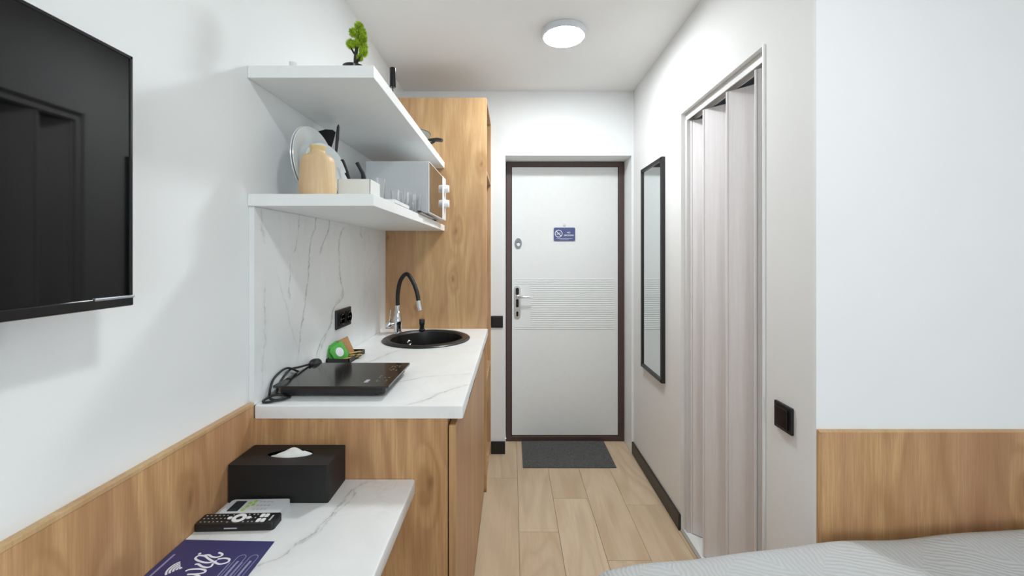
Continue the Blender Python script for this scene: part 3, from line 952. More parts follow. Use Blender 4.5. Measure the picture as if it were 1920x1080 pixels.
# ------------------------------------------------------------------ sink and faucet
sk = thing('kitchen_sink', 'round black sink set into the marble worktop', 'sink', (SC.x, SC.y, 0.944))
bm = bmesh.new()
pr = [(SR - 0.002, 0.0), (SR, 0.003), (SR - 0.004, 0.007), (SR - 0.018, 0.0125), (SR - 0.032, 0.0105), (SR - 0.041, 0.002), (SR - 0.044, -0.03), (SR - 0.050, -0.13), (SR - 0.075, -0.158), (0.045, -0.165), (0.045, -0.175),
      (0.050, -0.175), (SR - 0.07, -0.168), (SR - 0.044, -0.135), (SR - 0.038, -0.03), (SR - 0.030, -0.001)]
lathe(bm, pr, (SC.x, SC.y, 0.9445), 72, close=True)
obj('basin', bm, M_sink, sk, smooth=35)
bm = bmesh.new(); lathe(bm, [(0.045, -0.172), (0.042, -0.164), (0.03, -0.166), (0.002, -0.167)], (SC.x, SC.y, 0.944), 32)
obj('drain', bm, M_steel, sk, smooth=40)
# overflow ring on the inner wall, towards the corner
oa = math.radians(134)
oc = Vector((SC.x + (SR - 0.047) * math.cos(oa), SC.y + (SR - 0.047) * math.sin(oa), 0.9445 - 0.046))
bm = bmesh.new()
lathe(bm, [(0.013, -0.002), (0.0145, 0.002), (0.010, 0.005), (0.0075, 0.003), (0.0075, -0.002)], (0, 0, 0), 28)
lathe(bm, [(0.003, -0.002), (0.003, 0.004)], (0, 0, 0), 12)
nrm = (Vector((SC.x, SC.y, oc.z + 0.02)) - oc).normalized()
xf(bm, Matrix.Translation(oc) @ nrm.to_track_quat('Z', 'Y').to_matrix().to_4x4())
obj('overflow_ring', bm, M_chrome, sk, smooth=40)

fx, fy = -0.622, 2.235
fc = thing('kitchen_faucet', 'chrome faucet with a flexible black hose behind the black sink', 'faucet', (fx, fy, 0.9445))
bm = bmesh.new()
lathe(bm, [(0.026, 0.0), (0.026, 0.006), (0.021, 0.010), (0.021, 0.045), (0.024, 0.052), (0.0245, 0.075), (0.021, 0.085), (0.018, 0.10), (0.0185, 0.115), (0.0145, 0.120), (0.0145, 0.148), (0.012, 0.152)], (fx, fy, 0.9445), 36)
obj('faucet_body', bm, M_chrome, fc, smooth=30)
bm = bmesh.new()
tube(bm, [(fx, fy, 1.092), (fx + 0.001, fy, 1.16), (fx + 0.018, fy - 0.01, 1.232), (fx + 0.058, fy - 0.035, 1.268), (fx + 0.095, fy - 0.06, 1.232), (fx + 0.122, fy - 0.078, 1.175), (fx + 0.133, fy - 0.088, 1.128)], 0.0108, 16, 8)
obj('hose', bm, M_black_soft, fc, smooth=60)
bm = bmesh.new()
tube(bm, [(fx + 0.1325, fy - 0.0875, 1.130), (fx + 0.139, fy - 0.093, 1.100), (fx + 0.145, fy - 0.097, 1.080)], [0.0118, 0.0125, 0.0115], 20, 3)
obj('nozzle', bm, M_chrome, fc, smooth=40)
bm = bmesh.new()
tube(bm, [(fx - 0.012, fy - 0.008, 1.000), (fx - 0.036, fy - 0.016, 0.996)], 0.011, 16, 1)
bmesh.ops.create_uvsphere(bm, u_segments=20, v_segments=12, radius=0.0185, matrix=Matrix.Translation((fx - 0.044, fy - 0.019, 0.992)))
tube(bm, [(fx - 0.040, fy - 0.019, 1.004), (fx - 0.034, fy - 0.020, 1.04), (fx - 0.031, fy - 0.021, 1.074)], [0.006, 0.004, 0.0045], 10, 3)
obj('lever', bm, M_chrome, fc, smooth=50)

sd = thing('soap_dispenser', 'small black soap dispenser standing on the far rim of the sink', 'dispenser', (-0.496, 2.262, 0.954))
bm = bmesh.new(); lathe(bm, [(0.017, 0.0), (0.017, 0.006), (0.0125, 0.009), (0.0125, 0.028), (0.0145, 0.033), (0.0155, 0.054), (0.0145, 0.056)], (-0.496, 2.262, 0.954), 28)
obj('dispenser_body', bm, M_black, sd, smooth=35)
bm = bmesh.new(); lathe(bm, [(0.0155, 0.0565), (0.0155, 0.061), (0.013, 0.063)], (-0.496, 2.262, 0.954), 28)
obj('cap', bm, plain('dark_brown_cap', (62, 40, 34), 0.4), sd, smooth=35)

# ------------------------------------------------------------------ outlet on the backsplash
ot = thing('power_outlet', 'black double power outlet on the marble backsplash', 'outlet', (-0.7295, 1.765, 1.10))
OX = -0.7293
obj('face_plate', bx(OX, OX + 0.009, 1.690, 1.842, 1.060, 1.140, bevel=0.003), M_black, ot)
for cy in (1.731, 1.801):
    bm = bmesh.new(); prism(bm, rrect(cy - 0.027, cy + 0.027, 1.073, 1.127, 0.006), OX + 0.008, OX + 0.0135, 'YZ')
    s_ = obj('socket', bm, M_black_soft, ot)
    bm = bmesh.new(); lathe(bm, [(0.024, 0.0), (0.024, 0.006), (0.0215, 0.007), (0.0205, 0.004), (0.0205, 0.001)], (OX + 0.0125, cy, 1.10), 32, 'X')
    obj('socket_ring', bm, M_gloss_black, s_, smooth=40)
    bm = bmesh.new()
    for dz in (-0.0095, 0.0095): lathe(bm, [(0.0028, 0), (0.0028, 0.003)], (OX + 0.0138, cy + dz, 1.10), 10, 'X')
    for dz in (-0.019, 0.019): box(bm, OX + 0.0135, OX + 0.018, cy - 0.003, cy + 0.003, 1.10 + dz - 0.0015, 1.10 + dz + 0.0015)
    obj('contacts', bm, M_steel, s_)

# ------------------------------------------------------------------ induction hob, built around its own base
HL = (-0.5385, 1.347, 0.9445)
hob = thing('induction_hob', 'black portable induction hob lying on the near end of the worktop', 'hob', HL, 0.0)
def lb(*a, **k): return bx(*a, **k)
obj('casing', lb(-0.158, 0.158, -0.118, 0.118, 0.006, 0.031, bevel=0.008, seg=3), M_hob_body, hob, local=True)
bm = bmesh.new(); prism(bm, rrect(-0.172, 0.172, -0.132, 0.132, 0.006, 4), 0.031, 0.037)
obj('glass_plate', bm, M_hob, hob, local=True)
for sx in (-1, 1):
    for sy in (-1, 1):
        bm = bmesh.new(); lathe(bm, [(0.012, 0), (0.014, 0.007)], (sx * 0.125, sy * 0.085, 0), 16); obj('foot', bm, M_black, hob, local=True)
bm = bmesh.new()
zt = 0.0371
for i in range(5): prism(bm, [(0.086, -0.097 + i * 0.006), (0.098, -0.097 + i * 0.006), (0.0985, -0.0925 + i * 0.006), (0.0865, -0.0925 + i * 0.006)], zt, zt + 0.0003)
obj('logo_marks', bm, M_greyprint, hob, local=True)
bm = bmesh.new()
rg = random.Random(5)
for cy_, n0 in ((-0.062, 5), (0.062, 5)):
    for i in range(n0):
        for cx_ in (0.121, 0.134, 0.147):
            if rg.random() < 0.2: continue
            y = cy_ + (i - 2) * 0.014 + rg.uniform(-0.003, 0.003); x = cx_ + rg.uniform(-0.003, 0.003)
            box(bm, x - 0.0025, x + 0.0025, y, y + rg.uniform(0.003, 0.009), zt, zt + 0.0002)
obj('control_marks', bm, plain('control_print', (120, 106, 90), 0.6), hob, local=True)
# its cable: loops between the hob and the wall, ends in a plug
bm = bmesh.new()
wz = 0.9445
cpts = [(-0.700, 1.40, wz + 0.014), (-0.716, 1.37, wz + 0.038), (-0.720, 1.31, wz + 0.064), (-0.722, 1.245, wz + 0.050), (-0.718, 1.215, wz + 0.012), (-0.700, 1.198, wz + 0.004), (-0.676, 1.196, wz + 0.0045), (-0.668, 1.214, wz + 0.004),
        (-0.684, 1.226, wz + 0.008), (-0.706, 1.212, wz + 0.010), (-0.7165, 1.192, wz + 0.006), (-0.712, 1.176, wz + 0.004), (-0.690, 1.178, wz + 0.0045), (-0.664, 1.194, wz + 0.009), (-0.660, 1.222, wz + 0.005), (-0.690, 1.236, wz + 0.004),
        (-0.716, 1.250, wz + 0.007), (-0.7235, 1.285, wz + 0.030), (-0.722, 1.335, wz + 0.052), (-0.716, 1.37, wz + 0.050), (-0.715, 1.40, wz + 0.046), (-0.714, 1.425, wz + 0.043), (-0.712, 1.440, wz + 0.041)]
xf(tube(bm, cpts, 0.0034, 10, 6), Matrix.Translation(-Vector(HL)))
obj('power_cable', bm, M_black, hob, local=True, smooth=60)
bm = bmesh.new()
lathe(bm, [(0.0045, -0.018), (0.008, 0.0), (0.017, 0.008), (0.0185, 0.016), (0.0185, 0.034)], (0, 0, 0), 20)
for s_ in (-0.0095, 0.0095): lathe(bm, [(0.0024, 0.030), (0.0024, 0.052)], (s_, 0, 0), 8)
xf(bm, Matrix.Translation(Vector((-0.708, 1.455, wz + 0.039)) - Vector(HL)) @ Vector((0.06, 1.0, -0.22)).to_track_quat('Z', 'Y').to_matrix().to_4x4())
obj('plug', bm, M_black, hob, local=True, smooth=35)

# ------------------------------------------------------------------ tray with tea and coffee sachets
TR = (-0.6805, 1.690, 0.9445)
tray = thing('serving_tray', 'small black tray with tea sachets below the power outlet', 'tray', TR)
bm = bmesh.new()
t0, t1, u0, u1 = -0.726, -0.636, 1.605, 1.775
box(bm, t0, t1, u0, u1, 0.9447, 0.9475)
for a in ((t0, t0 + 0.003, u0, u1), (t1 - 0.003, t1, u0, u1), (t0, t1, u0, u0 + 0.003), (t0, t1, u1 - 0.003, u1)): box(bm, a[0], a[1], a[2], a[3], 0.9447, 0.9630)
obj('tray_body', bm, M_black, tray)

def sachet(name, label, cat, mat, w, h, th, M, group=None, badge=None, seam=True):
    t = thing(name, label, cat, M.to_translation(), 0.0, group)
    R = M.to_3x3().to_4x4()
    bm = bmesh.new()
    n = 6
    grid = {}
    for sgn in (-1, 1):
        for i in range(n + 1):
            for j in range(n + 1):
                u = i / n * 2 - 1; v = j / n * 2 - 1
                pf = (1 - u ** 4) * (1 - v ** 4)
                if sgn == -1 and (i in (0, n) or j in (0, n)):
                    grid[(sgn, i, j)] = None; continue
                grid[(sgn, i, j)] = bm.verts.new((u * w / 2, sgn * th / 2 * pf - 0.0, h / 2 + v * h / 2))
    for i in range(n + 1):
        for j in range(n + 1):
            if grid[(-1, i, j)] is None: grid[(-1, i, j)] = grid[(1, i, j)]
    for sgn in (-1, 1):
        for i in range(n):
            for j in range(n):
                q = [grid[(sgn, i, j)], grid[(sgn, i + 1, j)], grid[(sgn, i + 1, j + 1)], grid[(sgn, i, j + 1)]]
                try: bm.faces.new(q)
                except ValueError: pass
    xf(bm, R); obj('packet', bm, mat, t, local=True, smooth=60)
    if badge:
        bm = bmesh.new()
        prism(bm, [(badge[0] * w * math.cos(k * PI / 10) * 0.5, h * 0.52 + badge[1] * h * 0.5 * math.sin(k * PI / 10)) for k in range(20)], -th / 2 - 0.0008, -th / 2 * 0.7, 'XZ')
        xf(bm, R); obj('badge', bm, M_print, t, local=True)
    return t
def place(loc, rz, tilt, roll=0.0):
    return Matrix.Translation(loc) @ Matrix.Rotation(rz, 4, 'Z') @ Matrix.Rotation(tilt, 4, 'X') @ Matrix.Rotation(roll, 4, 'Y')
R_ = math.radians
sachet('tea_sachet', 'front green tea sachet with a white oval badge in the black tray', 'sachet', M_green, 0.062, 0.070, 0.007, place((-0.676, 1.652, 0.9490), R_(50), R_(-14), R_(-25)), badge=(0.50, 0.55))
sachet('tea_sachet', 'dark edged green tea sachet behind the badged one in the black tray', 'sachet', M_green, 0.062, 0.070, 0.006, place((-0.696, 1.652, 0.9490), R_(50), R_(-14), R_(-25)))
sachet('coffee_sachet', 'brown coffee sachet leaning behind the green tea sachets', 'sachet', M_brownsachet, 0.048, 0.082, 0.006, place((-0.670, 1.700, 0.9490), R_(38), R_(-12), R_(-20)))
for i, (x, y, a, z) in enumerate(((-0.655, 1.660, 20, 0.952), (-0.652, 1.685, -10, 0.957), (-0.656, 1.702, 30, 0.962))):
    sachet('sugar_sachet', ('lowest gold sugar sachet, flat on the floor of the black tray', 'middle gold sugar sachet of the small pile in the black tray', 'topmost gold sugar sachet of the pile in the black tray')[i], 'sachet', M_gold, 0.020, 0.066, 0.0045,
           Matrix.Translation((x - 0.008, y, z + 0.002)) @ Matrix.Rotation(R_(a - 70), 4, 'Z') @ Matrix.Rotation(R_(-90), 4, 'X') @ Matrix.Translation((0, 0, -0.02)), group='gold sugar sachets in the black tray')

# ------------------------------------------------------------------ things on the lower shelf
ZS = 1.5425
vs_ = thing('wooden_vase', 'pale turned wooden vase at the near end of the lower shelf', 'vase', (-0.578, 1.222, ZS))
bm = bmesh.new()
lathe(bm, [(0.050, 0.0), (0.0520, 0.003), (0.0518, 0.03), (0.0480, 0.098), (0.0462, 0.112), (0.041, 0.119), (0.029, 0.126), (0.0215, 0.131), (0.0205, 0.136)], (-0.578, 1.222, ZS), 48)
obj('vase_body', bm, M_vase, vs_, smooth=40)
bm = bmesh.new()
lathe(bm, [(0.0200, 0.1362), (0.0205, 0.142), (0.0240, 0.147), (0.0240, 0.150), (0.0200, 0.1505), (0.0165, 0.148), (0.0160, 0.1364)], (-0.578, 1.222, ZS), 40)
obj('vase_neck', bm, M_vase_neck, vs_, smooth=40)

def plate(c, R, nrm, label):
    prof = [(0.001, 0.000), (R * 0.55, 0.0), (R * 0.62, 0.002), (R * 0.70, 0.009), (R * 0.98, 0.0165), (R, 0.0175), (R * 0.985, 0.0195), (R * 0.72, 0.0125), (R * 0.60, 0.005), (R * 0.5, 0.0035), (0.001, 0.0035)]
    bm = bmesh.new(); lathe(bm, prof, (0, 0, -0.009), 64)
    M = Vector(nrm).normalized().to_track_quat('Z', 'Y').to_matrix().to_4x4()
    xf(bm, Matrix.Translation((0, 0, c[2] - ZS)) @ M)
    o = obj('plate', bm, M_ceramic, None, origin=(c[0], c[1], ZS), local=True, smooth=50)
    o.location = (c[0], c[1], ZS)
    return tag(o, label, 'plate')
plate((-0.650, 1.345, ZS + 0.1225), 0.1215, (0.985, -0.10, 0.09), 'large white plate standing upright behind the wooden vase')
plate((-0.657, 1.3445, ZS + 0.1225), 0.1215, (0.985, -0.10, 0.09), 'hindmost large white plate, nearest the wall, standing behind the other plates')
plate((-0.616, 1.352, ZS + 0.0975), 0.0965, (0.95, -0.29, 0.10), 'smaller white plate standing in front of the larger plates')

cd = thing('cutlery_caddy', 'low white cutlery box on the lower shelf beside the plates', 'caddy', (-0.51, 1.38, ZS))
bm = bmesh.new()
q0, q1, q2, q3, hh = -0.566, -0.460, 1.332, 1.432, 0.074
box(bm, q0, q1, q2, q3, ZS, ZS + 0.003)
for a in ((q0, q0 + 0.003, q2, q3), (q1 - 0.003, q1, q2, q3), (q0, q1, q2, q2 + 0.003), (q0, q1, q3 - 0.003, q3)): box(bm, a[0], a[1], a[2], a[3], ZS, ZS + hh, bevel=0.001, seg=1)
obj('caddy_box', bm, M_caddy, cd)
def handle(pts, r, label, name='cutlery_handle', cat='cutlery'):
    bm = bmesh.new(); tube(bm, pts, r, 10, 3)
    base = Vector(pts[0])
    return tag(obj(name, bm, M_black_soft, origin=tuple(base), smooth=50), label, cat)
handle([(-0.505, 1.395, ZS + 0.005), (-0.497, 1.388, ZS + 0.080), (-0.520, 1.380, ZS + 0.138)], [0.004, 0.0062, 0.0075], 'thick black knife handle leaning left in the white cutlery box', 'knife')
handle([(-0.510, 1.410, ZS + 0.005), (-0.512, 1.408, ZS + 0.060), (-0.513, 1.405, ZS + 0.108)], [0.003, 0.0035, 0.004], 'thin upright black handle behind the thick one in the cutlery box', 'fork')
handle([(-0.536, 1.390, ZS + 0.005), (-0.545, 1.385, ZS + 0.075), (-0.566, 1.380, ZS + 0.140), (-0.573, 1.379, ZS + 0.143)], [0.003, 0.004, 0.005, 0.004], 'bent black handle leaning left beside the plate edge', 'spoon')
handle([(-0.548, 1.400, ZS + 0.005), (-0.552, 1.398, ZS + 0.072), (-0.566, 1.397, ZS + 0.106)], [0.003, 0.0035, 0.004], 'short black handle at the left side of the cutlery box', 'fork')

# tall holder behind the plates with a turner and a spatula
uh = thing('utensil_holder', 'white cylindrical utensil holder hidden behind the upright plates', 'holder', (-0.682, 1.535, ZS))
bm = bmesh.new(); lathe(bm, [(0.040, 0.0), (0.041, 0.003), (0.041, 0.100), (0.038, 0.100), (0.038, 0.004), (0.001, 0.004)], (-0.682, 1.535, ZS), 40)
obj('holder_cup', bm, M_ceramic, uh, smooth=40)
tn = thing('turner', 'black fan shaped turner head showing above the plates', 'turner', (-0.708, 1.552, ZS + 0.006))
bm = bmesh.new()
A = [(-0.017, 0.212), (-0.036, 0.262), (-0.040, 0.272), (-0.024, 0.285), (0.0, 0.291), (0.022, 0.288), (0.030, 0.280), (0.022, 0.245), (0.012, 0.212), (0.0, 0.203)]
prism(bm, [(a, b) for a, b in A], -0.0015, 0.0015, 'XZ')
xf(bm, Matrix.Rotation(R_(-8), 4, 'Z') @ Matrix.Translation((0.004, 0, 0.245)) @ Matrix.Diagonal((1.35, 1, 1.1, 1)) @ Matrix.Translation((0, 0, -0.245)))
obj('turner_head', bm, M_black_soft, tn, local=True)
bm = bmesh.new(); tube(bm, [(0.012, -0.008, 0.0), (0.004, -0.002, 0.12), (-0.001, 0, 0.212)], [0.005, 0.0055, 0.004], 10, 3)
obj('turner_handle', bm, M_black_soft, tn, local=True, smooth=50)
sp = thing('spatula', 'narrow black spatula standing edge on beside the fan shaped turner', 'spatula', (-0.648, 1.515, ZS + 0.0045))
bm = bmesh.new()
prism(bm, [(-0.010, 0.190), (-0.022, 0.210), (-0.028, 0.255), (-0.022, 0.290), (-0.006, 0.303), (0.010, 0.297), (0.018, 0.255), (0.010, 0.210), (0.002, 0.190)], -0.0015, 0.0015, 'XZ')
xf(bm, Matrix.Translation((0, 0, 0.20)) @ Matrix.Rotation(R_(5), 4, 'Y') @ Matrix.Rotation(R_(103), 4, 'Z') @ Matrix.Translation((0, 0, -0.20)))
obj('spatula_head', bm, M_black_soft, sp, local=True)
bm = bmesh.new(); tube(bm, [(-0.010, 0.010, 0.0), (-0.008, 0.0, 0.12), (-0.003, 0, 0.200)], [0.005, 0.0055, 0.0045], 10, 3)
obj('spatula_handle', bm, M_black_soft, sp, local=True, smooth=50)

# white serving tray with glasses
st = thing('serving_tray', 'low white tray near the front edge of the lower shelf', 'tray', (-0.425, 1.47, ZS))
bm = bmesh.new()
prism(bm, rrect(-0.452, -0.3925, 1.375, 1.575, 0.008), ZS + 0.003, ZS + 0.014)
obj('tray_body', bm, M_white, st)
obj('tray_gap_shade', bx(-0.445, -0.400, 1.42, 1.555, ZS, ZS + 0.003), plain('gap_shade_grey', (96, 92, 88), 0.6), st)  # dark grey slab: shade of the gap under the tray, put in as colour
def tumbler(c, r, h, label):
    bm = bmesh.new(); lathe(bm, [(r * 0.80, 0.0), (r * 0.84, 0.003), (r, h), (r - 0.0014, h), (r * 0.84 - 0.0018, 0.009), (0.001, 0.007)], (0, 0, 0), 40)
    bm.faces.ensure_lookup_table()
    o = obj('drinking_glass', bm, M_glass, None, origin=c, local=True, smooth=40); o.location = c
    return tag(o, label, 'glass', group='clear glasses on the lower shelf')
tumbler((-0.490, 1.495, ZS), 0.028, 0.105, 'tall clear glass standing behind the white cutlery box')
tumbler((-0.452, 1.630, ZS), 0.029, 0.082, 'clear tumbler just beyond the low white tray')
tumbler((-0.430, 1.694, ZS), 0.029, 0.082, 'middle clear tumbler before the microwave side')
tumbler((-0.417, 1.760, ZS), 0.029, 0.082, 'clear tumbler closest to the microwave corner')

kn = thing('table_knife', 'steel knife with a black tip on the shelf edge by the microwave', 'knife', (-0.386, 1.80, ZS))
obj('blade', bx(-0.392, -0.379, 1.725, 1.985, ZS + 0.0005, ZS + 0.006, bevel=0.001), M_steel, kn)
obj('knife_handle', bx(-0.394, -0.377, 1.705, 1.790, ZS + 0.006, ZS + 0.0115, bevel=0.002), M_gloss_black, kn)

# microwave
mw = thing('microwave', 'white microwave oven at the far end of the lower shelf', 'microwave', (-0.50, 2.02, ZS))
AX0, AX1, AY0, AY1, AZ0, AZ1 = -0.644, -0.372, 1.806, 2.240, ZS + 0.012, 1.783
obj('cabinet_shell', bx(AX0, AX1, AY0, AY1, AZ0, AZ1, bevel=0.003), M_gray, mw)
for x in (AX0 + 0.04, AX1 - 0.045):
    for y in (AY0 + 0.04, AY1 - 0.05):
        bm = bmesh.new(); lathe(bm, [(0.010, 0), (0.012, 0.0125)], (x, y, ZS), 14); obj('foot', bm, M_black, mw)
dm = obj('oven_door', bx(AX1 + 0.0005, AX1 + 0.008, AY0 + 0.001, AY1 - 0.098, AZ0 + 0.001, AZ1 - 0.001, bevel=0.001), M_white, mw)
obj('door_glass', bx(AX1 + 0.0075, AX1 + 0.0095, AY0 + 0.004, AY1 - 0.102, AZ0 + 0.006, AZ1 - 0.006), M_mwglass, dm)
pn = obj('control_panel', bx(AX1 + 0.0005, AX1 + 0.0115, AY1 - 0.096, AY1 - 0.001, AZ0 + 0.001, AZ1 - 0.001, bevel=0.002), M_white, mw)
for zz in (1.722, 1.643):
    bm = bmesh.new(); lathe(bm, [(0.0225, 0), (0.0215, 0.012), (0.020, 0.0225), (0.018, 0.024)], (AX1 + 0.0112, AY1 - 0.048, zz), 28, 'X')
    box(bm, AX1 + 0.030, AX1 + 0.038, AY1 - 0.0505, AY1 - 0.0455, zz - 0.019, zz + 0.019, bevel=0.001)
    obj('knob', bm, M_white, pn, smooth=35)

# ------------------------------------------------------------------ things on the upper shelf
ZU = 1.9045
bs = thing('artificial_bonsai', 'small lime green artificial tree in a black pot on the upper shelf', 'plant', (-0.500, 1.285, ZU))
bx_, by_ = -0.500, 1.285
bm = bmesh.new(); lathe(bm, [(0.024, 0.0), (0.030, 0.006), (0.032, 0.048), (0.034, 0.053), (0.031, 0.0535), (0.029, 0.046), (0.001, 0.050)], (bx_ + 0.006, by_, ZU), 36)
obj('plant_pot', bm, M_gloss_black, bs, smooth=40)
bm = bmesh.new()
tube(bm, [(bx_ + 0.014, by_, ZU + 0.048), (bx_ + 0.011, by_, ZU + 0.075), (bx_ + 0.013, by_, ZU + 0.105), (bx_ + 0.020, by_, ZU + 0.14), (bx_ + 0.022, by_, ZU + 0.165)], [0.0085, 0.0065, 0.005, 0.004, 0.003], 10, 4)
tube(bm, [(bx_ + 0.012, by_, ZU + 0.066), (bx_ + 0.022, by_ - 0.006, ZU + 0.075), (bx_ + 0.032, by_ - 0.004, ZU + 0.090)], [0.005, 0.004, 0.003], 8, 4)
tube(bm, [(bx_ + 0.012, by_, ZU + 0.09), (bx_ + 0.004, by_ - 0.004, ZU + 0.100), (bx_ - 0.002, by_ - 0.004, ZU + 0.112)], [0.0045, 0.003, 0.002], 8, 4)
obj('trunk', bm, M_bark, bs, smooth=50)
rg = random.Random(11)
def tuft(c, r, nn):
    bm = bmesh.new()
    bmesh.ops.create_icosphere(bm, subdivisions=2, radius=r * 0.55, matrix=Matrix.Translation(c))
    for k in range(nn):
        zz = rg.uniform(-1, 1); a = rg.uniform(0, 2 * PI); q = math.sqrt(1 - zz * zz)
        dv = Vector((q * math.cos(a), q * math.sin(a), zz))
        s = dv.cross(Vector((rg.uniform(-1, 1), rg.uniform(-1, 1), rg.uniform(-1, 1)))).normalized()
        t = dv.cross(s)
        w = 0.0011
        L_ = r * rg.uniform(0.86, 1.08)
        b0 = Vector(c) + dv * r * 0.35
        tip = Vector(c) + dv * L_
        vv = [bm.verts.new(b0 + s * w), bm.verts.new(b0 - s * w * 0.5 + t * w), bm.verts.new(b0 - s * w * 0.5 - t * w), bm.verts.new(tip)]
        bm.faces.new((vv[0], vv[1], vv[3])); bm.faces.new((vv[1], vv[2], vv[3])); bm.faces.new((vv[2], vv[0], vv[3]))
    return bm
for (dx, dz, r, dy) in ((0.021, 0.182, 0.0165, 0), (0.006, 0.159, 0.0175, -0.004), (0.030, 0.163, 0.0165, 0.003), (0.017, 0.140, 0.013, 0.006), (0.034, 0.141, 0.017, 0.0),
                        (-0.001, 0.122, 0.0185, -0.006), (0.016, 0.125, 0.015, -0.002), (0.034, 0.119, 0.016, 0.004), (0.036, 0.098, 0.0175, -0.004), (0.024, 0.081, 0.013, -0.002)):
    obj('foliage_tuft', tuft((bx_ + dx, by_ + dy, ZU + dz), r, 420), M_leaf, bs)

gl = bmesh.new(); lathe(gl, [(0.008, 0.0), (0.009, 0.003), (0.010, 0.0340), (0.0085, 0.0345), (0.0078, 0.005), (0.001, 0.005)], (0, 0, 0), 32)
o = obj('candle_glass', gl, M_ceramic, None, origin=(-0.648, 1.215, ZU), local=True, smooth=40); o.location = (-0.648, 1.215, ZU)
tag(o, 'tiny white tealight cup on the near left of the upper shelf', 'cup')

mf = thing('milk_frother', 'slim black cylindrical milk frother standing on the upper shelf edge', 'frother', (-0.425, 1.462, ZU))
mx, my = -0.4245, 1.462
bm = bmesh.new(); lathe(bm, [(0.022, 0.0), (0.022, 0.004), (0.010, 0.006), (0.001, 0.007)], (mx, my, ZU), 28)
obj('stand_base', bm, M_gloss_black, mf, smooth=35)
bm = bmesh.new(); lathe(bm, [(0.0016, 0.005), (0.0016, 0.064)], (mx, my, ZU), 10)
obj('stem', bm, M_black, mf, smooth=40)
bm = bmesh.new(); lathe(bm, [(0.0095, 0.062), (0.0112, 0.064), (0.0112, 0.129), (0.0095, 0.131)], (mx, my, ZU), 28)
obj('frother_handle', bm, M_gloss_black, mf, smooth=35)

pn_ = thing('cooking_pot', 'grey cooking pot at the far end of the upper shelf, black handle poking out', 'pot', (-0.515, 2.072, ZU))
pc = (-0.515, 2.072)
bm = bmesh.new(); lathe(bm, [(0.085, 0.0), (0.094, 0.006), (0.101, 0.077), (0.104, 0.079), (0.101, 0.081), (0.098, 0.077), (0.090, 0.009), (0.001, 0.007)], (pc[0], pc[1], ZU), 56)
obj('pot_body', bm, plain('grey_green_enamel', (128, 130, 118), 0.3, 0.3), pn_, smooth=40)
bm = bmesh.new()
tube(bm, [(pc[0] + 0.094, pc[1] - 0.012, ZU + 0.040), (pc[0] + 0.115, pc[1] - 0.014, ZU + 0.042), (pc[0] + 0.140, pc[1] - 0.018, ZU + 0.041), (pc[0] + 0.166, pc[1] - 0.022, ZU + 0.037)], [0.011, 0.012, 0.017, 0.014], 14, 5, flat=0.62)
tube(bm, [(pc[0] + 0.128, pc[1] - 0.016, ZU + 0.038), (pc[0] + 0.116, pc[1] - 0.015, ZU + 0.028), (pc[0] + 0.096, pc[1] - 0.013, ZU + 0.020)], [0.008, 0.006, 0.005], 10, 4)
obj('pot_handle', bm, plain('dark_grey_bakelite', (48, 48, 44), 0.35), pn_, smooth=60)

# ------------------------------------------------------------------ things on the desk
ZD = 0.7362
tb = thing('tissue_box', 'black tissue box with a white tissue on the desk by the cabinet', 'tissue box', (-0.597, 1.107, ZD))
def tissue_box():
    bm = bmesh.new()
    x0, x1, y0, y1, z0, z1 = -0.7265, -0.470, 1.049, 1.161, ZD, ZD + 0.097
    cx, cy = (x0 + x1) / 2 - 0.001, (y0 + y1) / 2 + 0.006
    N = 40
    out = [bm.verts.new((x, y, z1)) for x, y in rrect(x0, x1, y0, y1, 0.004, 3)]
    hole = [bm.verts.new((cx + 0.061 * math.cos(2 * PI * i / N), cy + 0.024 * math.sin(2 * PI * i / N), z1)) for i in range(N)]
    es = []
    for ring in (out, hole):
        for i in range(len(ring)): es.append(bm.edges.new((ring[i], ring[(i + 1) % len(ring)])))
    res = bmesh.ops.triangle_fill(bm, use_beauty=True, use_dissolve=False, edges=es)
    for f in [f for f in res['geom'] if isinstance(f, bmesh.types.BMFace)]:
        c = f.calc_center_median()
        if ((c.x - cx) / 0.055) ** 2 + ((c.y - cy) / 0.022) ** 2 < 1: bm.faces.remove(f)
    low = [bm.verts.new((v.co.x, v.co.y, z0)) for v in out]
    inn = [bm.verts.new((v.co.x, v.co.y, z1 - 0.003)) for v in hole]
    for A, B in ((out, low), (hole, inn)):
        n = len(A)
        for i in range(n): bm.faces.new((A[i], A[(i + 1) % n], B[(i + 1) % n], B[i]))
    bm.faces.new(low)
    box(bm, x0 + 0.003, x1 - 0.003, y0 + 0.003, y1 - 0.003, z0 + 0.002, z1 - 0.022)
    bmesh.ops.recalc_face_normals(bm, faces=bm.faces)
    return bm, cx, cy, z1
bm, tcx, tcy, tz = tissue_box()
obj('box_shell', bm, M_black_soft, tb)
bm = bmesh.new()
rows = []
NA, NB = 26, 9
for i in range(NA + 1):
    s = i / NA * 2 - 1
    row = []
    for j in range(NB + 1):
        t = j / NB * 2 - 1
        ridge = (1 - abs(t) ** 1.3) * (0.021 * (1 - abs(s - 0.1) ** 2.0) + 0.0022 * math.sin(5 * s + 1.5))
        ridge += 0.0022 * math.sin(4 * t + 6 * s) * (1 - s * s)
        if s > 0.55: ridge += 0.004 * (1 - abs(t))
        row.append(bm.verts.new((tcx + 0.003 + s * 0.056, tcy + t * 0.019 * math.sqrt(max(0.05, 1 - s * s)), tz - 0.008 + max(0, ridge))))
    rows.append(row)
for i in range(NA):
    for j in range(NB): bm.faces.new((rows[i][j], rows[i + 1][j], rows[i + 1][j + 1], rows[i][j + 1]))
obj('tissue', bm, M_tissue, tb, smooth=28)

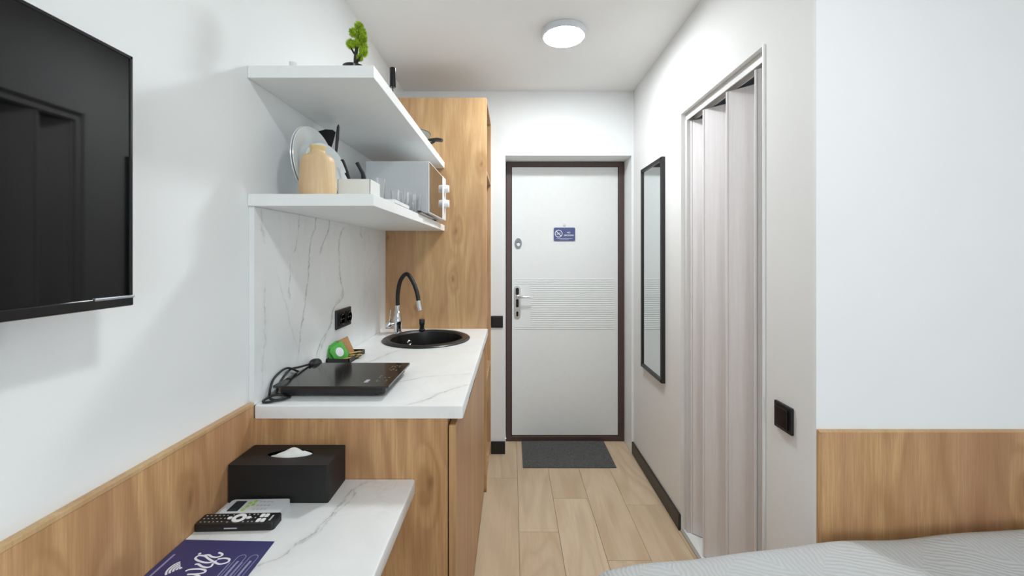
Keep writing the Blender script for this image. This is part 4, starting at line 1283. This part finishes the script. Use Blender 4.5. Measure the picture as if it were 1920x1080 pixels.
# white air conditioner remote (local: x = length)
wrm = thing('air_conditioner_remote', 'white remote with a grey display lying against the tissue box', 'remote', (-0.632, 1.012, ZD), R_(1.5))
bm = bmesh.new(); prism(bm, rrect(-0.072, 0.072, -0.029, 0.029, 0.008), 0.0, 0.015)
obj('remote_body', bm, M_gray, wrm, local=True)
bm = bmesh.new(); prism(bm, rrect(-0.058, -0.032, -0.020, 0.021, 0.001, 1), 0.0151, 0.0156)
obj('display', bm, M_lcd, wrm, local=True)
for x, y in ((-0.020, 0.013), (-0.010, 0.019), (-0.009, 0.006), (-0.019, -0.001), (-0.021, -0.015)):
    bm = bmesh.new(); prism(bm, rrect(x - 0.0040, x + 0.0040, y - 0.0048, y + 0.0048, 0.002, 3), 0.0151, 0.0157)
    obj('button', bm, M_lime, wrm, local=True)['label'] = 'lime green button'
for x in (0.004, 0.013, 0.022, 0.031):
    for y in (-0.014, 0.002, 0.017):
        obj('button', bx(x - 0.003, x + 0.003, y - 0.003, y + 0.003, 0.0151, 0.0155), M_greyprint, wrm, local=True)

# black remote
brm = thing('television_remote', 'black remote with a white ring button lying before the white remote', 'remote', (-0.640, 0.9625, ZD), R_(2.0))
bm = bmesh.new(); prism(bm, rrect(-0.090, 0.090, -0.0205, 0.0205, 0.007), 0.0, 0.0165)
bmesh.ops.recalc_face_normals(bm, faces=bm.faces)
bmesh.ops.bevel(bm, geom=[e for e in bm.edges if all(v.co.z > 0.016 for v in e.verts)], offset=0.002, segments=2, profile=0.5, affect='EDGES')
obj('remote_body', bm, M_black, brm, local=True, smooth=30)
zt = 0.01655
bm = bmesh.new(); lathe(bm, [(0.0155, 0.0), (0.0150, 0.0012), (0.0072, 0.0012), (0.0068, 0.0)], (0.000, 0.001, zt), 36, close=True)
obj('ring_button', bm, M_white, brm, local=True, smooth=40)
def button(poly, h, mat, parent):
    bm = bmesh.new(); prism(bm, poly, zt, zt + h); return obj('button', bm, mat, parent, local=True)
for x in (-0.0215, 0.0215): button(rrect(x - 0.0048, x + 0.0048, -0.003, 0.006, 0.003, 3), 0.001, M_white, brm)
for x in (0.050, 0.0605):
    for y in (-0.009, 0.008): button(rrect(x - 0.0046, x + 0.0046, y - 0.0065, y + 0.0065, 0.003, 3), 0.001, M_white, brm)
M_key = plain('small_key_print', (170, 170, 168), 0.6)
for ix in range(6):
    for y in (-0.011, 0.001, 0.012):
        x = -0.080 + ix * 0.0095
        button(rrect(x - 0.0018, x + 0.0018, y - 0.0012, y + 0.0012, 0.0005, 1), 0.0005, M_key, brm)
for x in (-0.019, 0.017, 0.028, 0.037):
    for y in (-0.013, 0.001, 0.013):
        if abs(x) < 0.02 and abs(y) < 0.01: continue
        button(rrect(x - 0.0017, x + 0.0017, y - 0.0017, y + 0.0017, 0.0008, 2), 0.0005, M_key, brm)
obj('logo_print', bx(0.073, 0.077, -0.010, 0.009, zt, zt + 0.0004), M_greyprint, brm, local=True)
obj('side_print', bx(-0.021, 0.008, -0.0209, -0.0204, 0.0055, 0.0082), M_greyprint, brm, local=True)

# blue wi-fi card
wf = thing('wifi_card', 'navy blue card with white wifi lettering on the desk', 'card', (-0.625, 0.80, ZD))
bm = bmesh.new()
prism(bm, [(-0.7275, 0.9125), (-0.7245, 0.700), (-0.5165, 0.700), (-0.5245, 0.9068)], ZD + 0.0003, ZD + 0.0013)
obj('card_sheet', bm, M_navy, wf)
zc = ZD + 0.0014
def stroke(bm, pts, r, sm=8):
    tube(bm, [(x, y, zc) for x, y in pts], r, 8, sm, flat=0.10)
bm = bmesh.new()
ST = 0.0021
stroke(bm, [(-0.6495, 0.8640), (-0.6400, 0.8660), (-0.6300, 0.8610), (-0.6180, 0.8590), (-0.6105, 0.8640), (-0.6140, 0.8690), (-0.6236, 0.8728)], ST)
stroke(bm, [(-0.6100, 0.8490), (-0.6250, 0.8440), (-0.6450, 0.8480), (-0.6600, 0.8560), (-0.6580, 0.8640), (-0.6440, 0.8620), (-0.6328, 0.8555), (-0.6159, 0.8471), (-0.5985, 0.8401), (-0.5859, 0.8448), (-0.5871, 0.8531), (-0.5987, 0.8565), (-0.6120, 0.8540)], ST)
stroke(bm, [(-0.6480, 0.8395), (-0.6420, 0.8400), (-0.6302, 0.8340), (-0.6180, 0.8310), (-0.6110, 0.8340), (-0.6130, 0.8420)], ST)
stroke(bm, [(-0.6430, 0.7870), (-0.6520, 0.7930), (-0.6450, 0.7990), (-0.6250, 0.7980), (-0.6130, 0.8010), (-0.6150, 0.8080), (-0.6300, 0.8130), (-0.6430, 0.8130), (-0.6250, 0.8140), (-0.6130, 0.8180), (-0.6160, 0.8240), (-0.6300, 0.8270), (-0.6480, 0.8255), (-0.6530, 0.8210)], ST)
lathe(bm, [(0.0030, 0.0), (0.0030, 0.0003)], (-0.6610, 0.8690, zc), 12)
obj('wifi_lettering', bm, M_print, wf, smooth=60)
bm = bmesh.new()
bc = Vector((-0.655, 0.8425))
cx, cy = -0.6690, 0.8290          # the fan opens towards the wall (-X) and left
for k, r in enumerate((0.006, 0.0115, 0.017, 0.0225)):
    pts = [(cx + r * math.cos(a), cy + r * math.sin(a)) for a in [R_(180 - 50 + 100 * i / 8) for i in range(9)]]
    stroke(bm, pts, 0.0019, 2)
lathe(bm, [(0.0028, 0.0), (0.0028, 0.0003)], (cx, cy, zc), 12)
obj('wifi_icon', bm, M_print, wf, smooth=60)
bm = bmesh.new()
rg = random.Random(4)
y = 0.716
while y < 0.868:                    # small line of print along the left edge
    L_ = rg.uniform(0.0016, 0.0032)
    x = -0.7125
    if not (0.797 < y < 0.800 or 0.835 < y < 0.838): box(bm, x - 0.0022, x + 0.0022, y, y + L_, zc - 0.0002, zc + 0.0003)
    y += L_ + 0.0009
obj('small_print', bm, M_print_dim, wf)
bm = bmesh.new()
for xc in (-0.5655, -0.5400):
    o_ = rrect(xc - 0.0085, xc + 0.0085, 0.742, 0.866, 0.0085, 6)
    stroke(bm, o_ + [o_[0]], 0.0006, 1)
    stroke(bm, [(xc - 0.0145, 0.75), (xc - 0.0145, 0.845)], 0.0009, 1)
    y = 0.752
    while y < 0.848:
        L_ = rg.uniform(0.0018, 0.003); box(bm, xc - 0.0022, xc + 0.0022, y, y + L_, zc - 0.0002, zc + 0.0003); y += L_ + 0.0008
obj('text_fields', bm, M_print_dim, wf)
